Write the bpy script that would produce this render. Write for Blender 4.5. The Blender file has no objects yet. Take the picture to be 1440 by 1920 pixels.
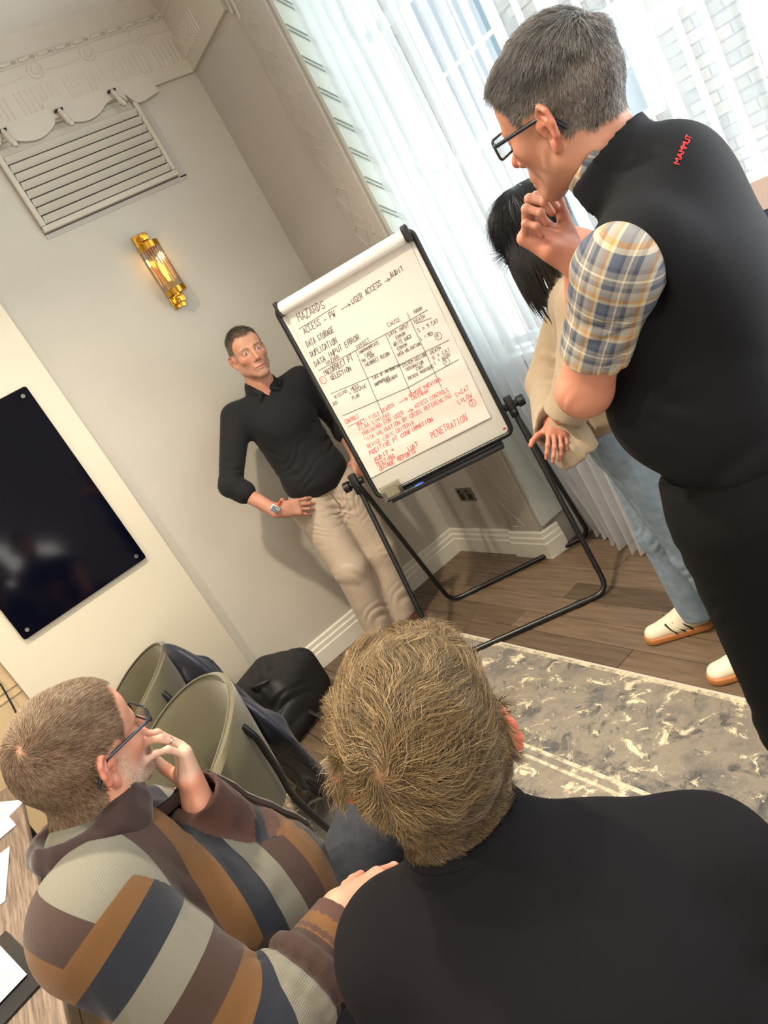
import bpy, bmesh, math, random
import numpy as np
from mathutils import Vector, Matrix
random.seed(7); RNG = np.random.default_rng(11)
SC = bpy.context.scene; COL = SC.collection
PI = math.pi

# ---------------------------------------------------------------- camera, world, light, exposure
cd = bpy.data.cameras.new('camera'); cam = bpy.data.objects.new('camera', cd); COL.objects.link(cam)
cd.sensor_fit = 'VERTICAL'; cd.sensor_height = 24.0; cd.lens = 1377.9 / 1920 * 24.0
cd.clip_start = 0.05; cd.clip_end = 60
CX, CY, CZ = Vector((.7197, -.4961, -.4857)), Vector((.5560, -.0071, .8312)), Vector((-.4158, -.8682, .2707))
M = Matrix((CX, CY, CZ)).transposed().to_4x4(); M.translation = Vector((0, 0, 1.66)); cam.matrix_world = M
SC.camera = cam

SC.view_settings.view_transform = 'Standard'; SC.view_settings.look = 'None'
SC.view_settings.gamma = 1.0; SC.view_settings.use_curve_mapping = False
SC.view_settings.exposure = 0.2
SC.cycles.use_denoising = True
SC.cycles.max_bounces = 8; SC.cycles.transparent_max_bounces = 24
SC.cycles.sample_clamp_indirect = 4.0
SC.cycles.caustics_reflective = False; SC.cycles.caustics_refractive = False

w = bpy.data.worlds.new('sky'); SC.world = w; w.use_nodes = True
bg = w.node_tree.nodes['Background']; bg.inputs['Color'].default_value = (.88, .94, 1, 1); bg.inputs['Strength'].default_value = 1.9

def area(name, loc, target, size, power, color, sy=None, spread=PI):
    l = bpy.data.lights.new(name, 'AREA'); l.shape = 'RECTANGLE' if sy else 'DISK'; l.size = size
    if sy: l.size_y = sy
    l.energy = power; l.color = color; l.spread = spread
    o = bpy.data.objects.new(name, l); COL.objects.link(o); o.location = loc
    o.rotation_euler = (Vector(target) - Vector(loc)).to_track_quat('-Z', 'Y').to_euler(); return o
# daylight falling through the tall window on the right
area('window_daylight', (3.05, .25, 1.9), (.9, 2.6, 2.5), 2.2, 95, (.86, .93, 1.0), 2.6)
area('street_skylight', (4.35, 3.3, 4.3), (2.2, 2.25, 1.6), 1.9, 190, (.88, .94, 1.0), 1.9)
# added fill lamp outside the window, aimed up to brighten the ceiling
area('ceiling_fill', (3.7, .1, .35), (.6, 2.4, 3.3), 2.2, 310, (1.0, .96, .90), 1.6)
# added fill light behind the camera; no window is known there
area('rear_fill', (-.9, -2.5, 1.6), (.2, 1.6, 3.3), 3.0, 125, (1.0, .95, .87), 2.0)
# warm ceiling downlights, above and behind the photographer
for i, (x, y) in enumerate([(-.1, .75), (.9, .55), (-1.3, 1.9), (-.35, -.6), (.35, 2.0), (-1.9, -.4)]):
    area('ceiling_downlight', (x, y, 3.33), (x, y, 0), .12, (9, 6, 42, 8, 46, 20)[i], (1.0, .86, .68), None, 2.2)

# ---------------------------------------------------------------- helpers
def tag(o, label=None, cat=None, group=None, kind=None):
    if label: o['label'] = label
    if cat: o['category'] = cat
    if group: o['group'] = group
    if kind: o['kind'] = kind
    return o
def empty(name, label, cat, loc=(0, 0, 0), rz=0, group=None):
    o = bpy.data.objects.new(name, None); COL.objects.link(o); o.location = loc; o.rotation_euler = (0, 0, rz)
    o.empty_display_size = .1
    return tag(o, label, cat, group)
def link(name, me, m=None, parent=None, smooth=False, world=False):
    """one mesh object; with world=True the mesh is in world space and the parent's location is taken off"""
    o = bpy.data.objects.new(name, me); COL.objects.link(o)
    if m is not None:
        me.materials.clear()
        for x in (m if isinstance(m, (list, tuple)) else [m]): me.materials.append(x)
    if smooth: me.shade_smooth()
    if parent is not None:
        o.parent = parent
        if world:
            p = parent; T = Matrix.Identity(4)
            while p is not None:
                T = (Matrix.Translation(p.location) @ p.rotation_euler.to_matrix().to_4x4()) @ T; p = p.parent
            me.transform(T.inverted())
    return o
class MB:
    """collects simple shapes, built as ONE mesh object"""
    def __init__(s): s.v = []; s.f = []
    def add(s, v, f):
        n = len(s.v); s.v += [tuple(p) for p in v]; s.f += [tuple(i + n for i in q) for q in f]; return s
    def box(s, a, b, M=None):
        x0, y0, z0 = a; x1, y1, z1 = b
        v = [Vector(p) for p in ((x0,y0,z0),(x1,y0,z0),(x1,y1,z0),(x0,y1,z0),(x0,y0,z1),(x1,y0,z1),(x1,y1,z1),(x0,y1,z1))]
        if M is not None: v = [M @ p for p in v]
        return s.add(v, [(0,3,2,1),(4,5,6,7),(0,1,5,4),(1,2,6,5),(2,3,7,6),(3,0,4,7)])
    def tube(s, pts, r, n=10, closed=False, flat=None):
        pts = [Vector(p) for p in pts]; N = len(pts); rs = r if isinstance(r, (list, tuple)) else [r] * N
        t0 = (pts[1] - pts[0]).normalized()
        up = Vector((0, 0, 1)) if abs(t0.z) < .9 else Vector((1, 0, 0))
        nrm = t0.cross(up).normalized(); v = []; f = []
        for i, p in enumerate(pts):
            if closed: t = (pts[(i + 1) % N] - pts[i - 1]).normalized()
            else: t = (pts[min(i + 1, N - 1)] - pts[max(i - 1, 0)]).normalized()
            nrm = (nrm - t * nrm.dot(t)).normalized(); bi = t.cross(nrm)
            for k in range(n):
                a = 2 * PI * k / n
                v.append(p + nrm * math.cos(a) * rs[i] + bi * math.sin(a) * rs[i] * (flat or 1))
        for i in range(N if closed else N - 1):
            for k in range(n):
                j = (i + 1) % N
                f.append((i*n+k, i*n+(k+1) % n, j*n+(k+1) % n, j*n+k))
        if not closed: f += [tuple(range(n))[::-1], tuple((N-1)*n+k for k in range(n))]
        return s.add(v, f)
    def cyl(s, a, b, r, n=20, r2=None): return s.tube([a, b], [r, r if r2 is None else r2], n)
    def lathe(s, prof, c, n=24, axis='z'):
        v = []; f = []; m = len(prof)
        for k in range(n):
            a = 2 * PI * k / n
            for (r, h) in prof:
                p = (r*math.cos(a), r*math.sin(a), h) if axis == 'z' else (r*math.cos(a), h, r*math.sin(a)) if axis == 'y' else (h, r*math.cos(a), r*math.sin(a))
                v.append((c[0]+p[0], c[1]+p[1], c[2]+p[2]))
        for k in range(n):
            for i in range(m - 1): f.append((k*m+i, ((k+1) % n)*m+i, ((k+1) % n)*m+i+1, k*m+i+1))
        return s.add(v, f)
    def prism(s, poly, d, M=None):
        """polygon (x,z) extruded along y by d"""
        n = len(poly); v = [Vector((p[0], 0, p[1])) for p in poly] + [Vector((p[0], d, p[1])) for p in poly]
        if M is not None: v = [M @ p for p in v]
        return s.add(v, [tuple(range(n)), tuple(range(n, 2*n))[::-1]] + [(i, n+i, n+(i+1) % n, (i+1) % n) for i in range(n)])
    def sweep(s, prof, path, side=1):
        """profile (out, up) swept along a floor path of (x, y, z) corners, mitred; out = to the right of travel * side"""
        P = [Vector(p) for p in path]; v = []; n = len(prof)
        for i, p in enumerate(P):
            d1 = (P[i] - P[i-1]).normalized() if i > 0 else None
            d2 = (P[i+1] - P[i]).normalized() if i < len(P) - 1 else None
            n1 = Vector((d1.y, -d1.x, 0)) * side if d1 else None; n2 = Vector((d2.y, -d2.x, 0)) * side if d2 else None
            m = n1 or n2
            if n1 and n2: m = (n1 + n2); m = m / (m.dot(n1))
            for (o, u) in prof: v.append(p + m * o + Vector((0, 0, u)))
        f = []
        for i in range(len(P) - 1):
            for k in range(n - 1): f.append((i*n+k, (i+1)*n+k, (i+1)*n+k+1, i*n+k+1))
        f += [tuple(range(n)), tuple((len(P)-1)*n + k for k in range(n))[::-1]]
        return s.add(v, f)
    def mesh(s, name, bevel=0, seg=2):
        me = bpy.data.meshes.new(name); me.from_pydata([tuple(p) for p in s.v], [], s.f); me.update()
        bm = bmesh.new(); bm.from_mesh(me); bmesh.ops.recalc_face_normals(bm, faces=bm.faces)
        if bevel:
            es = [e for e in bm.edges if len(e.link_faces) == 2 and e.calc_face_angle() > .5]
            bmesh.ops.bevel(bm, geom=es, offset=bevel, segments=seg, profile=.5, affect='EDGES', clamp_overlap=True)
        bm.to_mesh(me); bm.free(); return me
    def build(s, name, m=None, parent=None, bevel=0, smooth=False, world=False, seg=2):
        me = s.mesh(name, bevel, seg); o = link(name, me, m, parent, False, world)
        if smooth or bevel:
            me.shade_smooth()
            try: me.set_sharp_from_angle(angle=math.radians(38))
            except Exception: pass
        return o
def fillet(pts, r, n=6, closed=False):
    P = [Vector(p) for p in pts]; out = []; N = len(P)
    for i in range(N):
        if not closed and i in (0, N-1): out.append(P[i]); continue
        a, b, c = P[i-1], P[i], P[(i+1) % N]; u = (a-b); v = (c-b)
        rr = min(r, u.length*.45, v.length*.45); u.normalize(); v.normalize()
        p0, p2 = b + u*rr, b + v*rr
        for k in range(n+1):
            t = k/n; out.append(p0*(1-t)**2 + b*2*t*(1-t) + p2*t*t)
    return out

# ---- materials
def lin(c):
    """sRGB 0-255 -> linear"""
    return tuple(((x/255)/12.92 if x/255 <= .04045 else ((x/255+.055)/1.055)**2.4) for x in c) + (1,)
def node(nt, t, **kw):
    n = nt.nodes.new(t)
    for k, v in kw.items():
        if k in n.inputs: n.inputs[k].default_value = v
        else: setattr(n, k, v)
    return n
def mat(name, c, rough=.6, metal=0, var=0, scale=8, bump=0, bscale=200, spec=.5, coat=0, sheen=0, c2=None, emit=None, es=0, attr=None, stretch=None, bdist=.002, sss=0):
    m = bpy.data.materials.new(name); m.use_nodes = True; nt = m.node_tree; b = nt.nodes['Principled BSDF']
    L = nt.links.new; col = lin(c); b.inputs['Base Color'].default_value = col
    b.inputs['Roughness'].default_value = rough; b.inputs['Metallic'].default_value = metal
    b.inputs['Specular IOR Level'].default_value = spec
    if coat: b.inputs['Coat Weight'].default_value = coat; b.inputs['Coat Roughness'].default_value = .08
    if sheen: b.inputs['Sheen Weight'].default_value = sheen; b.inputs['Sheen Roughness'].default_value = .4
    if sss: b.inputs['Subsurface Weight'].default_value = sss; b.inputs['Subsurface Radius'].default_value = (.012, .004, .002); b.inputs['Subsurface Scale'].default_value = 1
    tc = node(nt, 'ShaderNodeTexCoord'); mp = node(nt, 'ShaderNodeMapping'); L(tc.outputs['Object'], mp.inputs['Vector'])
    if stretch: mp.inputs['Scale'].default_value = stretch
    src = None
    if attr:
        a = node(nt, 'ShaderNodeAttribute', attribute_name=attr); src = a.outputs['Color']
    if var or c2:
        n = node(nt, 'ShaderNodeTexNoise', Scale=scale, Detail=5.0, Roughness=.6); L(mp.outputs['Vector'], n.inputs['Vector'])
        r = node(nt, 'ShaderNodeMapRange'); r.inputs['From Min'].default_value = .3; r.inputs['From Max'].default_value = .7
        L(n.outputs['Fac'], r.inputs['Value'])
        mx = node(nt, 'ShaderNodeMix', data_type='RGBA')
        L(r.outputs['Result'], mx.inputs['Factor'])
        if c2: mx.inputs['A'].default_value = col; mx.inputs['B'].default_value = lin(c2)
        elif src is not None:
            mx.blend_type = 'MULTIPLY'; L(src, mx.inputs['A']); mx.inputs['B'].default_value = (1-var,)*3 + (1,)
        else: mx.inputs['A'].default_value = tuple(x*(1-var) for x in col[:3]) + (1,); mx.inputs['B'].default_value = tuple(min(1, x*(1+var)) for x in col[:3]) + (1,)
        src = mx.outputs['Result']
    if src is not None: L(src, b.inputs['Base Color'])
    if bump:
        n2 = node(nt, 'ShaderNodeTexNoise', Scale=bscale, Detail=3.0); L(mp.outputs['Vector'], n2.inputs['Vector'])
        bp = node(nt, 'ShaderNodeBump', Strength=bump, Distance=bdist); L(n2.outputs['Fac'], bp.inputs['Height']); L(bp.outputs['Normal'], b.inputs['Normal'])
    if emit: b.inputs['Emission Color'].default_value = lin(emit); b.inputs['Emission Strength'].default_value = es
    return m
def glassy(name, c=(235, 240, 240), alpha=.25, rough=.05):
    """thin clear sheet: mostly see-through with a real gloss"""
    m = bpy.data.materials.new(name); m.use_nodes = True; nt = m.node_tree; nt.nodes.remove(nt.nodes['Principled BSDF']); out = nt.nodes['Material Output']
    t = node(nt, 'ShaderNodeBsdfTransparent'); t.inputs['Color'].default_value = lin(c)
    g = node(nt, 'ShaderNodeBsdfGlossy', Roughness=rough); fr = node(nt, 'ShaderNodeFresnel'); ge = node(nt, 'ShaderNodeNewGeometry'); io = node(nt, 'ShaderNodeMapRange'); nt.links.new(ge.outputs['Backfacing'], io.inputs['Value']); io.inputs['To Min'].default_value = 1.45; io.inputs['To Max'].default_value = 1/1.45; nt.links.new(io.outputs['Result'], fr.inputs['IOR'])
    ad = node(nt, 'ShaderNodeMath', operation='ADD'); nt.links.new(fr.outputs[0], ad.inputs[0]); ad.inputs[1].default_value = alpha*.1
    mx = node(nt, 'ShaderNodeMixShader'); nt.links.new(ad.outputs[0], mx.inputs[0]); nt.links.new(t.outputs[0], mx.inputs[1]); nt.links.new(g.outputs[0], mx.inputs[2]); nt.links.new(mx.outputs[0], out.inputs[0])
    return m
# ================================================================ THE SETTING
XW, YB, ZC = 2.122, 3.734, 3.355         # right wall, back wall, ceiling
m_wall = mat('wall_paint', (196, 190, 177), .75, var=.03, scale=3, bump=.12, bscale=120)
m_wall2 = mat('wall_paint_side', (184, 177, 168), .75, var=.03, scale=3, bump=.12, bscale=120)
m_trimwall = mat('plaster_paint', (200, 192, 178), .7, var=.03, scale=6, bump=.1, bscale=90)
m_white = mat('white_gloss_paint', (226, 222, 208), .35, var=.02, bump=.04, bscale=60)
m_ceil = mat('ceiling_paint', (242, 239, 234), .85, var=.02)
m_panel = mat('cream_laminate', (222, 212, 190), .5, var=.02, scale=2)
m_beige = mat('beige_paint', (196, 172, 134), .6, var=.05)
m_reveal = mat('pale_green_paint', (205, 212, 205), .6)
m_black = mat('black_plastic', (22, 22, 24), .4)
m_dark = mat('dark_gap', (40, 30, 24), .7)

def S(name, mb, m, parent=None, **k):
    o = mb.build(name, m, parent, **k)
    if parent is None: o['kind'] = 'structure'
    return o
# floor: boards of their own near the easel, all running front to back
m_floor = mat('floor_base', (48, 38, 30), .7)
floor = S('floor', MB().box((-3.2, -2.6, -.05), (2.75, 4.6, -.012)), m_floor)
m_planks = []
for i, c in enumerate([(112, 93, 74), (124, 103, 82), (102, 86, 69), (118, 98, 77), (130, 109, 88)]):
    m = mat('oak_plank', c, .42, c2=tuple(int(x*.72) for x in c), scale=3.2, bump=.35, bscale=40, stretch=(14, 1.1, 14), spec=.4); m_planks.append(m)
pw = .118; npl = 0
def plank(x, y0, y1, k):
    me = plank_meshes.get(round(y1-y0, 2))
    if me is None:
        me = MB().box((-pw/2+.0014, 0, -.012), (pw/2-.0014, y1-y0-.003, 0)).mesh('plank', .0012, 1); me.materials.append(None); plank_meshes[round(y1-y0, 2)] = me
    o = bpy.data.objects.new('plank', me); COL.objects.link(o); o.location = (x, y0, 0); o.parent = floor
    o.material_slots[0].link = 'OBJECT'; o.material_slots[0].material = m_planks[k]
plank_meshes = {}
x = -3.1; j = 0
while x < 2.72:
    y = -2.5 + (j * .73) % 1.6
    ys = [-2.5, y] if y > -2.5 else [-2.5]
    while ys[-1] < 4.4: ys.append(min(4.4, ys[-1] + 1.6))
    for a, b in zip(ys[:-1], ys[1:]):
        if b - a > .01 and npl < 292: plank(x, a, b, random.randrange(5)); npl += 1
    x += pw; j += 1

# walls
S('wall_back', MB().box((-3.2, YB, .0), (-.26, YB+.15, ZC)).box((-.26, YB, .15), (.66, YB+.15, ZC)).box((.66, YB, 0), (2.6, YB+.15, ZC)), m_wall)
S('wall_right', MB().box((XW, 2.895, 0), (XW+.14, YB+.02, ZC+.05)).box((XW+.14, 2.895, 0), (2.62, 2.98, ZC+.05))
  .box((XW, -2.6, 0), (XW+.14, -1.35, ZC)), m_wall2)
S('wall_left', MB().box((-3.3, -2.6, 0), (-3.2, 4.6, ZC)), m_wall)
S('wall_rear', MB().box((-3.3, -2.7, 0), (2.7, -2.6, ZC)), m_wall)
S('ceiling', MB().box((-3.3, -2.7, ZC), (2.75, 4.6, ZC+.1)), m_ceil)
# pale reveal beside the window with its moulded battens
rv = S('trim_1', MB().box((XW+.001, 2.872, .18), (2.47, 2.894, ZC)), m_reveal)
for i in range(15):
    z = 3.24 - i*.1315*1.02
    if z < .4: break
    for dz in (0, .022):
        b = MB().add([Vector(p) for p in ((XW+.004, 2.872, z+dz), (XW+.11, 2.872, z-.098+dz), (XW+.11, 2.866, z-.100+dz), (XW+.004, 2.866, z-.002+dz),
              (XW+.004, 2.872, z+dz+.006), (XW+.11, 2.872, z-.092+dz), (XW+.11, 2.866, z-.094+dz), (XW+.004, 2.866, z+.004+dz))],
              [(0,1,2,3),(4,5,6,7),(0,1,5,4),(1,2,6,5),(2,3,7,6),(3,0,4,7)])
        S('moulding_strip', b, mat_s if i or dz else (mat_s := mat('groove_paint', (150, 160, 156), .6)), rv)
# embossed pilaster: lattice of raised diamonds
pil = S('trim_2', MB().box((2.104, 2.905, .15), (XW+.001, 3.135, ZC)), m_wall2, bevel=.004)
lat = MB()
def bar(a, b, r=.0034):
    lat.tube([(2.1035, a[0], a[1]), (2.1035, b[0], b[1])], r, 6)
z = .20
bar((3.10, .185), (3.015, .185))
while z < 3.2:
    yA, yB, yC = 3.108, 3.06, 3.0
    bar((yA-.01, z), (yB, z+.075)); bar((yB, z+.075), (yC, z)) if z > .3 else bar((yB, z+.075), (yC-.01, z-.01))
    bar((yB, z+.075), (yA, z+.16)); bar((yA, z+.16), (yB+.01, z+.19)); bar((yB, z+.075), (yB-.045, z+.15)); bar((yB-.045, z+.15), (yB+.01, z+.19))
    bar((yB+.01, z+.19), (yA-.01, z+.205)) if False else None
    z += .19
lat_o = lat.build('lattice', m_wall2, pil, smooth=True); lat_o['kind'] = 'stuff'
rel = MB()
for k in range(14):
    zz = .3 + k*.22
    rel.lathe([(.0001, -.004), (.008, -.003), (.013, 0)], (2.1035, 2.965 + .012*math.sin(k*2.1), zz), 10, 'x')
    rel.tube([(2.104, 2.955, zz+.02), (2.1035, 2.968, zz+.10), (2.104, 2.952, zz+.19)], .003, 5)
r_o = rel.build('plaster_relief', m_wall2, pil, smooth=True); r_o['kind'] = 'stuff'

# cornice of the back wall: board with flutes, roundels and bead-and-reel; coved top
cor = S('cornice_back', MB().sweep([(0, 2.982), (.022, 2.982), (.022, 3.245), (.03, 3.25), (.03, 3.275), (.022, 3.28), (.035, 3.30), (.06, 3.335), (.075, ZC+.01), (0, ZC+.01)], [(-3.2, YB, 0), (XW+.001, YB, 0), (XW+.001, 3.19, 0)]), m_trimwall)
fl = MB(); xx = -.2
k = 0
while xx < 2.09:
    if (k % 9) < 8: fl.tube([(xx, YB-.0185, 3.047), (xx, YB-.0185, 3.15)], .0075, 8)
    xx += .0265; k += 1
yy = 3.70
while yy > 3.45: fl.tube([(XW-.0175, yy, 3.047), (XW-.0175, yy, 3.15)], .0085, 8); yy -= .0265
f_o = fl.build('flute', m_trimwall, cor, smooth=True); f_o['kind'] = 'stuff'
for rx in (.84, 1.108, 1.378, 1.65, 1.92):
    MB().lathe([(.0001, -.012), (.016, -.010), (.022, -.002), (.030, -.001), (.032, -.010), (.038, -.010), (.041, 0)], (rx, YB-.016, 3.212), 22, 'y').build('roundel', m_trimwall, cor, smooth=True)
    MB().tube([(rx+.045, YB-.022, 3.20), (rx+.12, YB-.022, 3.192), (rx+.22, YB-.022, 3.20)], .0025, 5).build('moulding_strip', m_trimwall, cor, smooth=True)
bd = MB(); xx = .5
while xx < 2.1:
    bd.tube([(xx, YB-.031, 3.263), (xx+.005, YB-.033, 3.263), (xx+.05, YB-.033, 3.263), (xx+.055, YB-.031, 3.263)], [.004, .009, .009, .004], 8)
    for q in (.063, .071, .079): bd.lathe([(.0001, -.002), (.008, -.002), (.008, .002), (.0001, .002)], (xx+q, YB-.031, 3.263), 8, 'x')
    xx += .092
b_o = bd.build('bead_moulding', m_trimwall, cor, smooth=True); b_o['kind'] = 'stuff'
# curved bracket where the side cornice meets the pilaster
S('trim_3', MB().tube([(2.112, 3.16, 2.945), (2.108, 3.145, 3.0), (2.10, 3.15, 3.1), (2.095, 3.17, 3.2)], .008, 8).tube([(2.105, 3.12, 2.90), (2.10, 3.10, 2.95), (2.10, 3.11, 3.02)], .006, 8), m_trimwall, smooth=True)

# plaster apron of the cornice that scallops over the ventilation grille
def scallop(xs):
    P = []
    for x0, x1 in xs:
        for i in range(9):
            t = i/8; P.append((x0+(x1-x0)*t, 2.992 - .058*math.sin(PI*t)**.7))
    return P
low = [(1.875, 2.95), (1.775, 2.932), (1.735, 2.935)] + scallop([(1.70, 1.66)])[:1] + [(1.70, 2.955), (1.675, 2.985), (1.615, 2.985)]
for c0 in (1.585, 1.32, 1.055): 
    for i in range(11):
        t = i/10; low.append((c0 - .215*t, 2.975 - .036*math.sin(PI*t)**.8))
    low += [(c0-.222, 2.992), (c0-.255, 2.992)]
low = low[:-2] + [(.80, 2.97)]
poly = low + [(.80, 3.045), (1.86, 3.045)]
apr = S('cornice_apron', MB().prism(poly, .034, Matrix.Translation((0, YB-.034, 0))), m_trimwall)
for c0 in (1.645, 1.365, 1.085):
    MB().prism([(c0-.06, 3.03), (c0-.045, 3.07), (c0-.02, 3.075), (c0, 3.09), (c0+.02, 3.075), (c0+.045, 3.07), (c0+.06, 3.03)], .03, Matrix.Translation((0, YB-.03, 0))).build('crest', m_trimwall, apr)
    o = empty('bracket', None, None, (c0, YB-.045, 2.985)); o.parent = apr; o['label'] = 'small scrolled bracket on the scalloped apron'
    MB().tube([(0, -.004, .03), (.002, -.012, .012), (.004, -.022, -.02), (.006, -.028, -.045)], [.011, .012, .013, .016], 10).build('bracket_arm', m_trimwall, o, smooth=True)
    MB().lathe([(.0001, -.014), (.010, -.012), (.013, -.003), (.012, .004)], (.006, -.034, -.05), 12, 'y').build('bracket_boss', m_trimwall, o, smooth=True)
    MB().box((-.02, -.012, .028), (.02, .01, .036)).build('bracket_cap', m_dark, o)

# ventilation grille
gr = empty('ventilation_grille', 'grey painted louvred ventilation grille high on the back wall', 'vent', (1.38, YB, 2.6)); gr['label'] = 'grey louvred ventilation grille high on the wall under the cornice'
def W(mb, name, m, parent, **k): return mb.build(name, m, parent, world=True, **k)
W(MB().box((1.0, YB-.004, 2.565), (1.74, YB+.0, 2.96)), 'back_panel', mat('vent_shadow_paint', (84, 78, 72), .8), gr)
for nm, a, b in (('frame_bottom', (1.0, YB-.03, 2.572), (1.742, YB, 2.600)), ('frame_side', (1.718, YB-.03, 2.60), (1.742, YB, 2.95)), ('frame_side', (1.0, YB-.03, 2.60), (1.026, YB, 2.95)), ('frame_top', (1.026, YB-.012, 2.915), (1.718, YB, 2.96))):
    W(MB().box(a, b), nm, m_trimwall, gr, bevel=.006)
# flat strips in darker paint, standing in for the recess shadow by the frame
for nm, a, b in (('frame_shadow_strip', (1.748, YB-.0045, 2.56), (1.785, YB-.001, 2.95)), ('frame_shadow_strip', (1.0, YB-.0045, 2.545), (1.785, YB-.001, 2.566))):
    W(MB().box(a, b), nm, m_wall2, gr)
for i in range(8):
    zc = 2.622 + i*.0405
    R = Matrix.Translation((0, YB-.022, zc)) @ Matrix.Rotation(math.radians(-52), 4, 'X')
    W(MB().box((1.028, -.0178, -.0032), (1.716, .0178, .0032), R), 'slat', m_trimwall, gr, bevel=.0012, seg=1)

# skirting boards
prof = [(0, 0), (.024, 0), (.024, .088), (.019, .094), (.019, .118), (.012, .126), (.012, .148), (.006, .156), (0, .156)]
S('baseboard_back', MB().sweep(prof, [(.66, YB, 0), (XW, YB, 0), (XW, 3.137, 0), (XW-.018, 3.137, 0), (XW-.018, 2.895, 0), (2.20, 2.87, 0)]), m_white)
S('baseboard_left', MB().sweep(prof, [(-3.2, YB, 0), (-.26, YB, 0)]), m_white)

# cream panel that boxes out the back wall, dark kick space beneath
S('wall_panel', MB().box((-.241, 3.68, .163), (.648, YB+.02, ZC)), m_panel, bevel=.003)
S('leak_box', MB().box((-.27, 3.98, -.02), (.68, 4.02, .2)).box((-.27, YB+.1, .0), (-.25, 4.0, .2)).box((.66, YB+.1, 0), (.68, 4.0, .2)).box((-.27, YB+.1, .16), (.68, 4.0, .2)), m_dark)  # dark box added behind the gap to stop light leaking in
# beige dado left of it
dd = S('trim_5', MB().box((-1.2, 3.715, 0), (-.245, YB+.01, 1.05)), m_beige)
for a, b in ((.922, .93), (.884, .892)):
    MB().box((-1.2, 3.708, a), (-.245, 3.716, b)).build('moulding_strip', m_beige, dd)
tag(MB().tube([(-.30, 3.70, 1.02), (-.295, 3.695, .96), (-.31, 3.69, .86), (-.33, 3.69, .76), (-.34, 3.69, .3), (-.36, 3.6, .01)], .004, 8).build('power_cable', m_black, smooth=True), 'thin black cable hanging down the beige wall left of the cream panel', 'cable')

# window: frame, sash bars, glass, sill and the wall under it
m_frame = mat('white_window_frame', (232, 238, 240), .4)
win = S('window_1', MB().box((2.44, -1.4, .94), (2.53, 2.9, 1.0)).box((2.44, -1.4, 3.18), (2.53, 2.9, 3.36)).box((2.44, 2.84, 1.0), (2.53, 2.9, 3.2)).box((2.44, .35, 1.0), (2.53, .42, 3.2)), m_frame)
for y in (2.60, 1.95, 1.30, .72): MB().box((2.45, y-.022, 1.0), (2.51, y+.022, 3.18)).build('mullion', m_frame, win)
for y0, y1 in ((2.62, 2.84), (1.97, 2.58), (1.32, 1.93), (.74, 1.28), (.42, .70)):
    for z in (1.06, 1.92, 2.55): MB().box((2.455, y0, z-.02), (2.5, y1, z+.02)).build('sash_bar', m_frame, win)
    MB().box((2.478, y0, 1.0), (2.482, y1, 3.18)).build('glass_pane', glass_m if y0 < 2.62 else (glass_m := glassy('window_glass')), win)
MB().box((2.33, -1.4, .985), (2.47, 2.88, 1.02)).build('window_sill', m_frame, win, bevel=.006)
S('wall_under_window', MB().box((2.44, -1.4, 0), (2.6, 2.9, .95)), m_wall2)
S('baseboard_right', MB().box((2.42, -1.4, 0), (2.44, 2.9, .15)), m_white)
# narrow street outside: stone building with white sash windows
m_street = mat('street_paving', (150, 150, 150), .9)
S('street_ground', MB().box((2.6, -6, -1.3), (10, 14, -1.2)), m_street)
m_mort = mat('mortar', (190, 184, 172), .9); XS = 4.95
fac = S('facade_wall', MB().box((XS+.02, -1, -1.2), (XS+.4, 9, 7)), m_mort)
m_br = [mat('stone_block', c, .9, var=.12, scale=30, bump=.4, bscale=60) for c in ((136, 126, 112), (152, 140, 122), (122, 116, 108), (158, 148, 132), (142, 130, 114))]
wins = [(3.38, 3.78, 1.7, 2.35), (4.35, 5.2, .9, 3.4)]
bme = MB().box((-.03, -.098, -.034), (0.02, .098, .034)).mesh('stone_block', .006, 1); bme.materials.append(None)
nb = 0; rest = []
rows = [(r, 1.02 + r*.077) for r in range(0, 26)]
for r, z in rows:
    y = 2.35 + (.105 if r % 2 else 0)
    while y < 4.9:
        inw = any(a-.12 < y < b+.12 and c-.06 < z < d+.06 for a, b, c, d in wins)
        if not inw:
            if nb < 296:
                o = bpy.data.objects.new('stone_block', bme); COL.objects.link(o); o.location = (XS+.012*random.random(), y, z); o.parent = fac
                o.material_slots[0].link = 'OBJECT'; o.material_slots[0].material = random.choice(m_br); nb += 1
            else: rest.append((y, z))
        y += .207
for r in range(-8, 40):
    z = 1.02 + r*.077; y = .2 + (.105 if r % 2 else 0)
    while y < 8:
        if not (2.3 < y < 4.95 and 0 <= r < 26) and not any(a-.12 < y < b+.12 and c-.06 < z < d+.06 for a, b, c, d in wins): rest.append((y, z))
        y += .207
mb = MB()
for y, z in rest: mb.box((XS-.02, y-.098, z-.034), (XS+.02, y+.098, z+.034))
o = mb.build('stone_course', m_br[1], fac); o['kind'] = 'stuff'
m_gl = mat('dark_window_glass', (120, 136, 148), .08, spec=.8)
for a, b, c, d in wins:
    f = MB().box((XS-.05, a-.05, c-.05), (XS, b+.05, d+.05)).build('facade_window', m_frame, fac)
    n = 2 if b - a < .6 else 3; mz = 2 if d - c < 1 else 4
    for i in range(n):
        for j in range(mz):
            y0 = a + (b-a)*i/n; z0 = c + (d-c)*j/mz
            MB().box((XS-.056, y0+.02, z0+.02), (XS-.05, y0+(b-a)/n-.02, z0+(d-c)/mz-.02)).build('window_pane', m_gl, f)
S('facade_roof', MB().box((4.9, -1, 5.2), (5.6, 9, 5.4)), m_mort)

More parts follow.
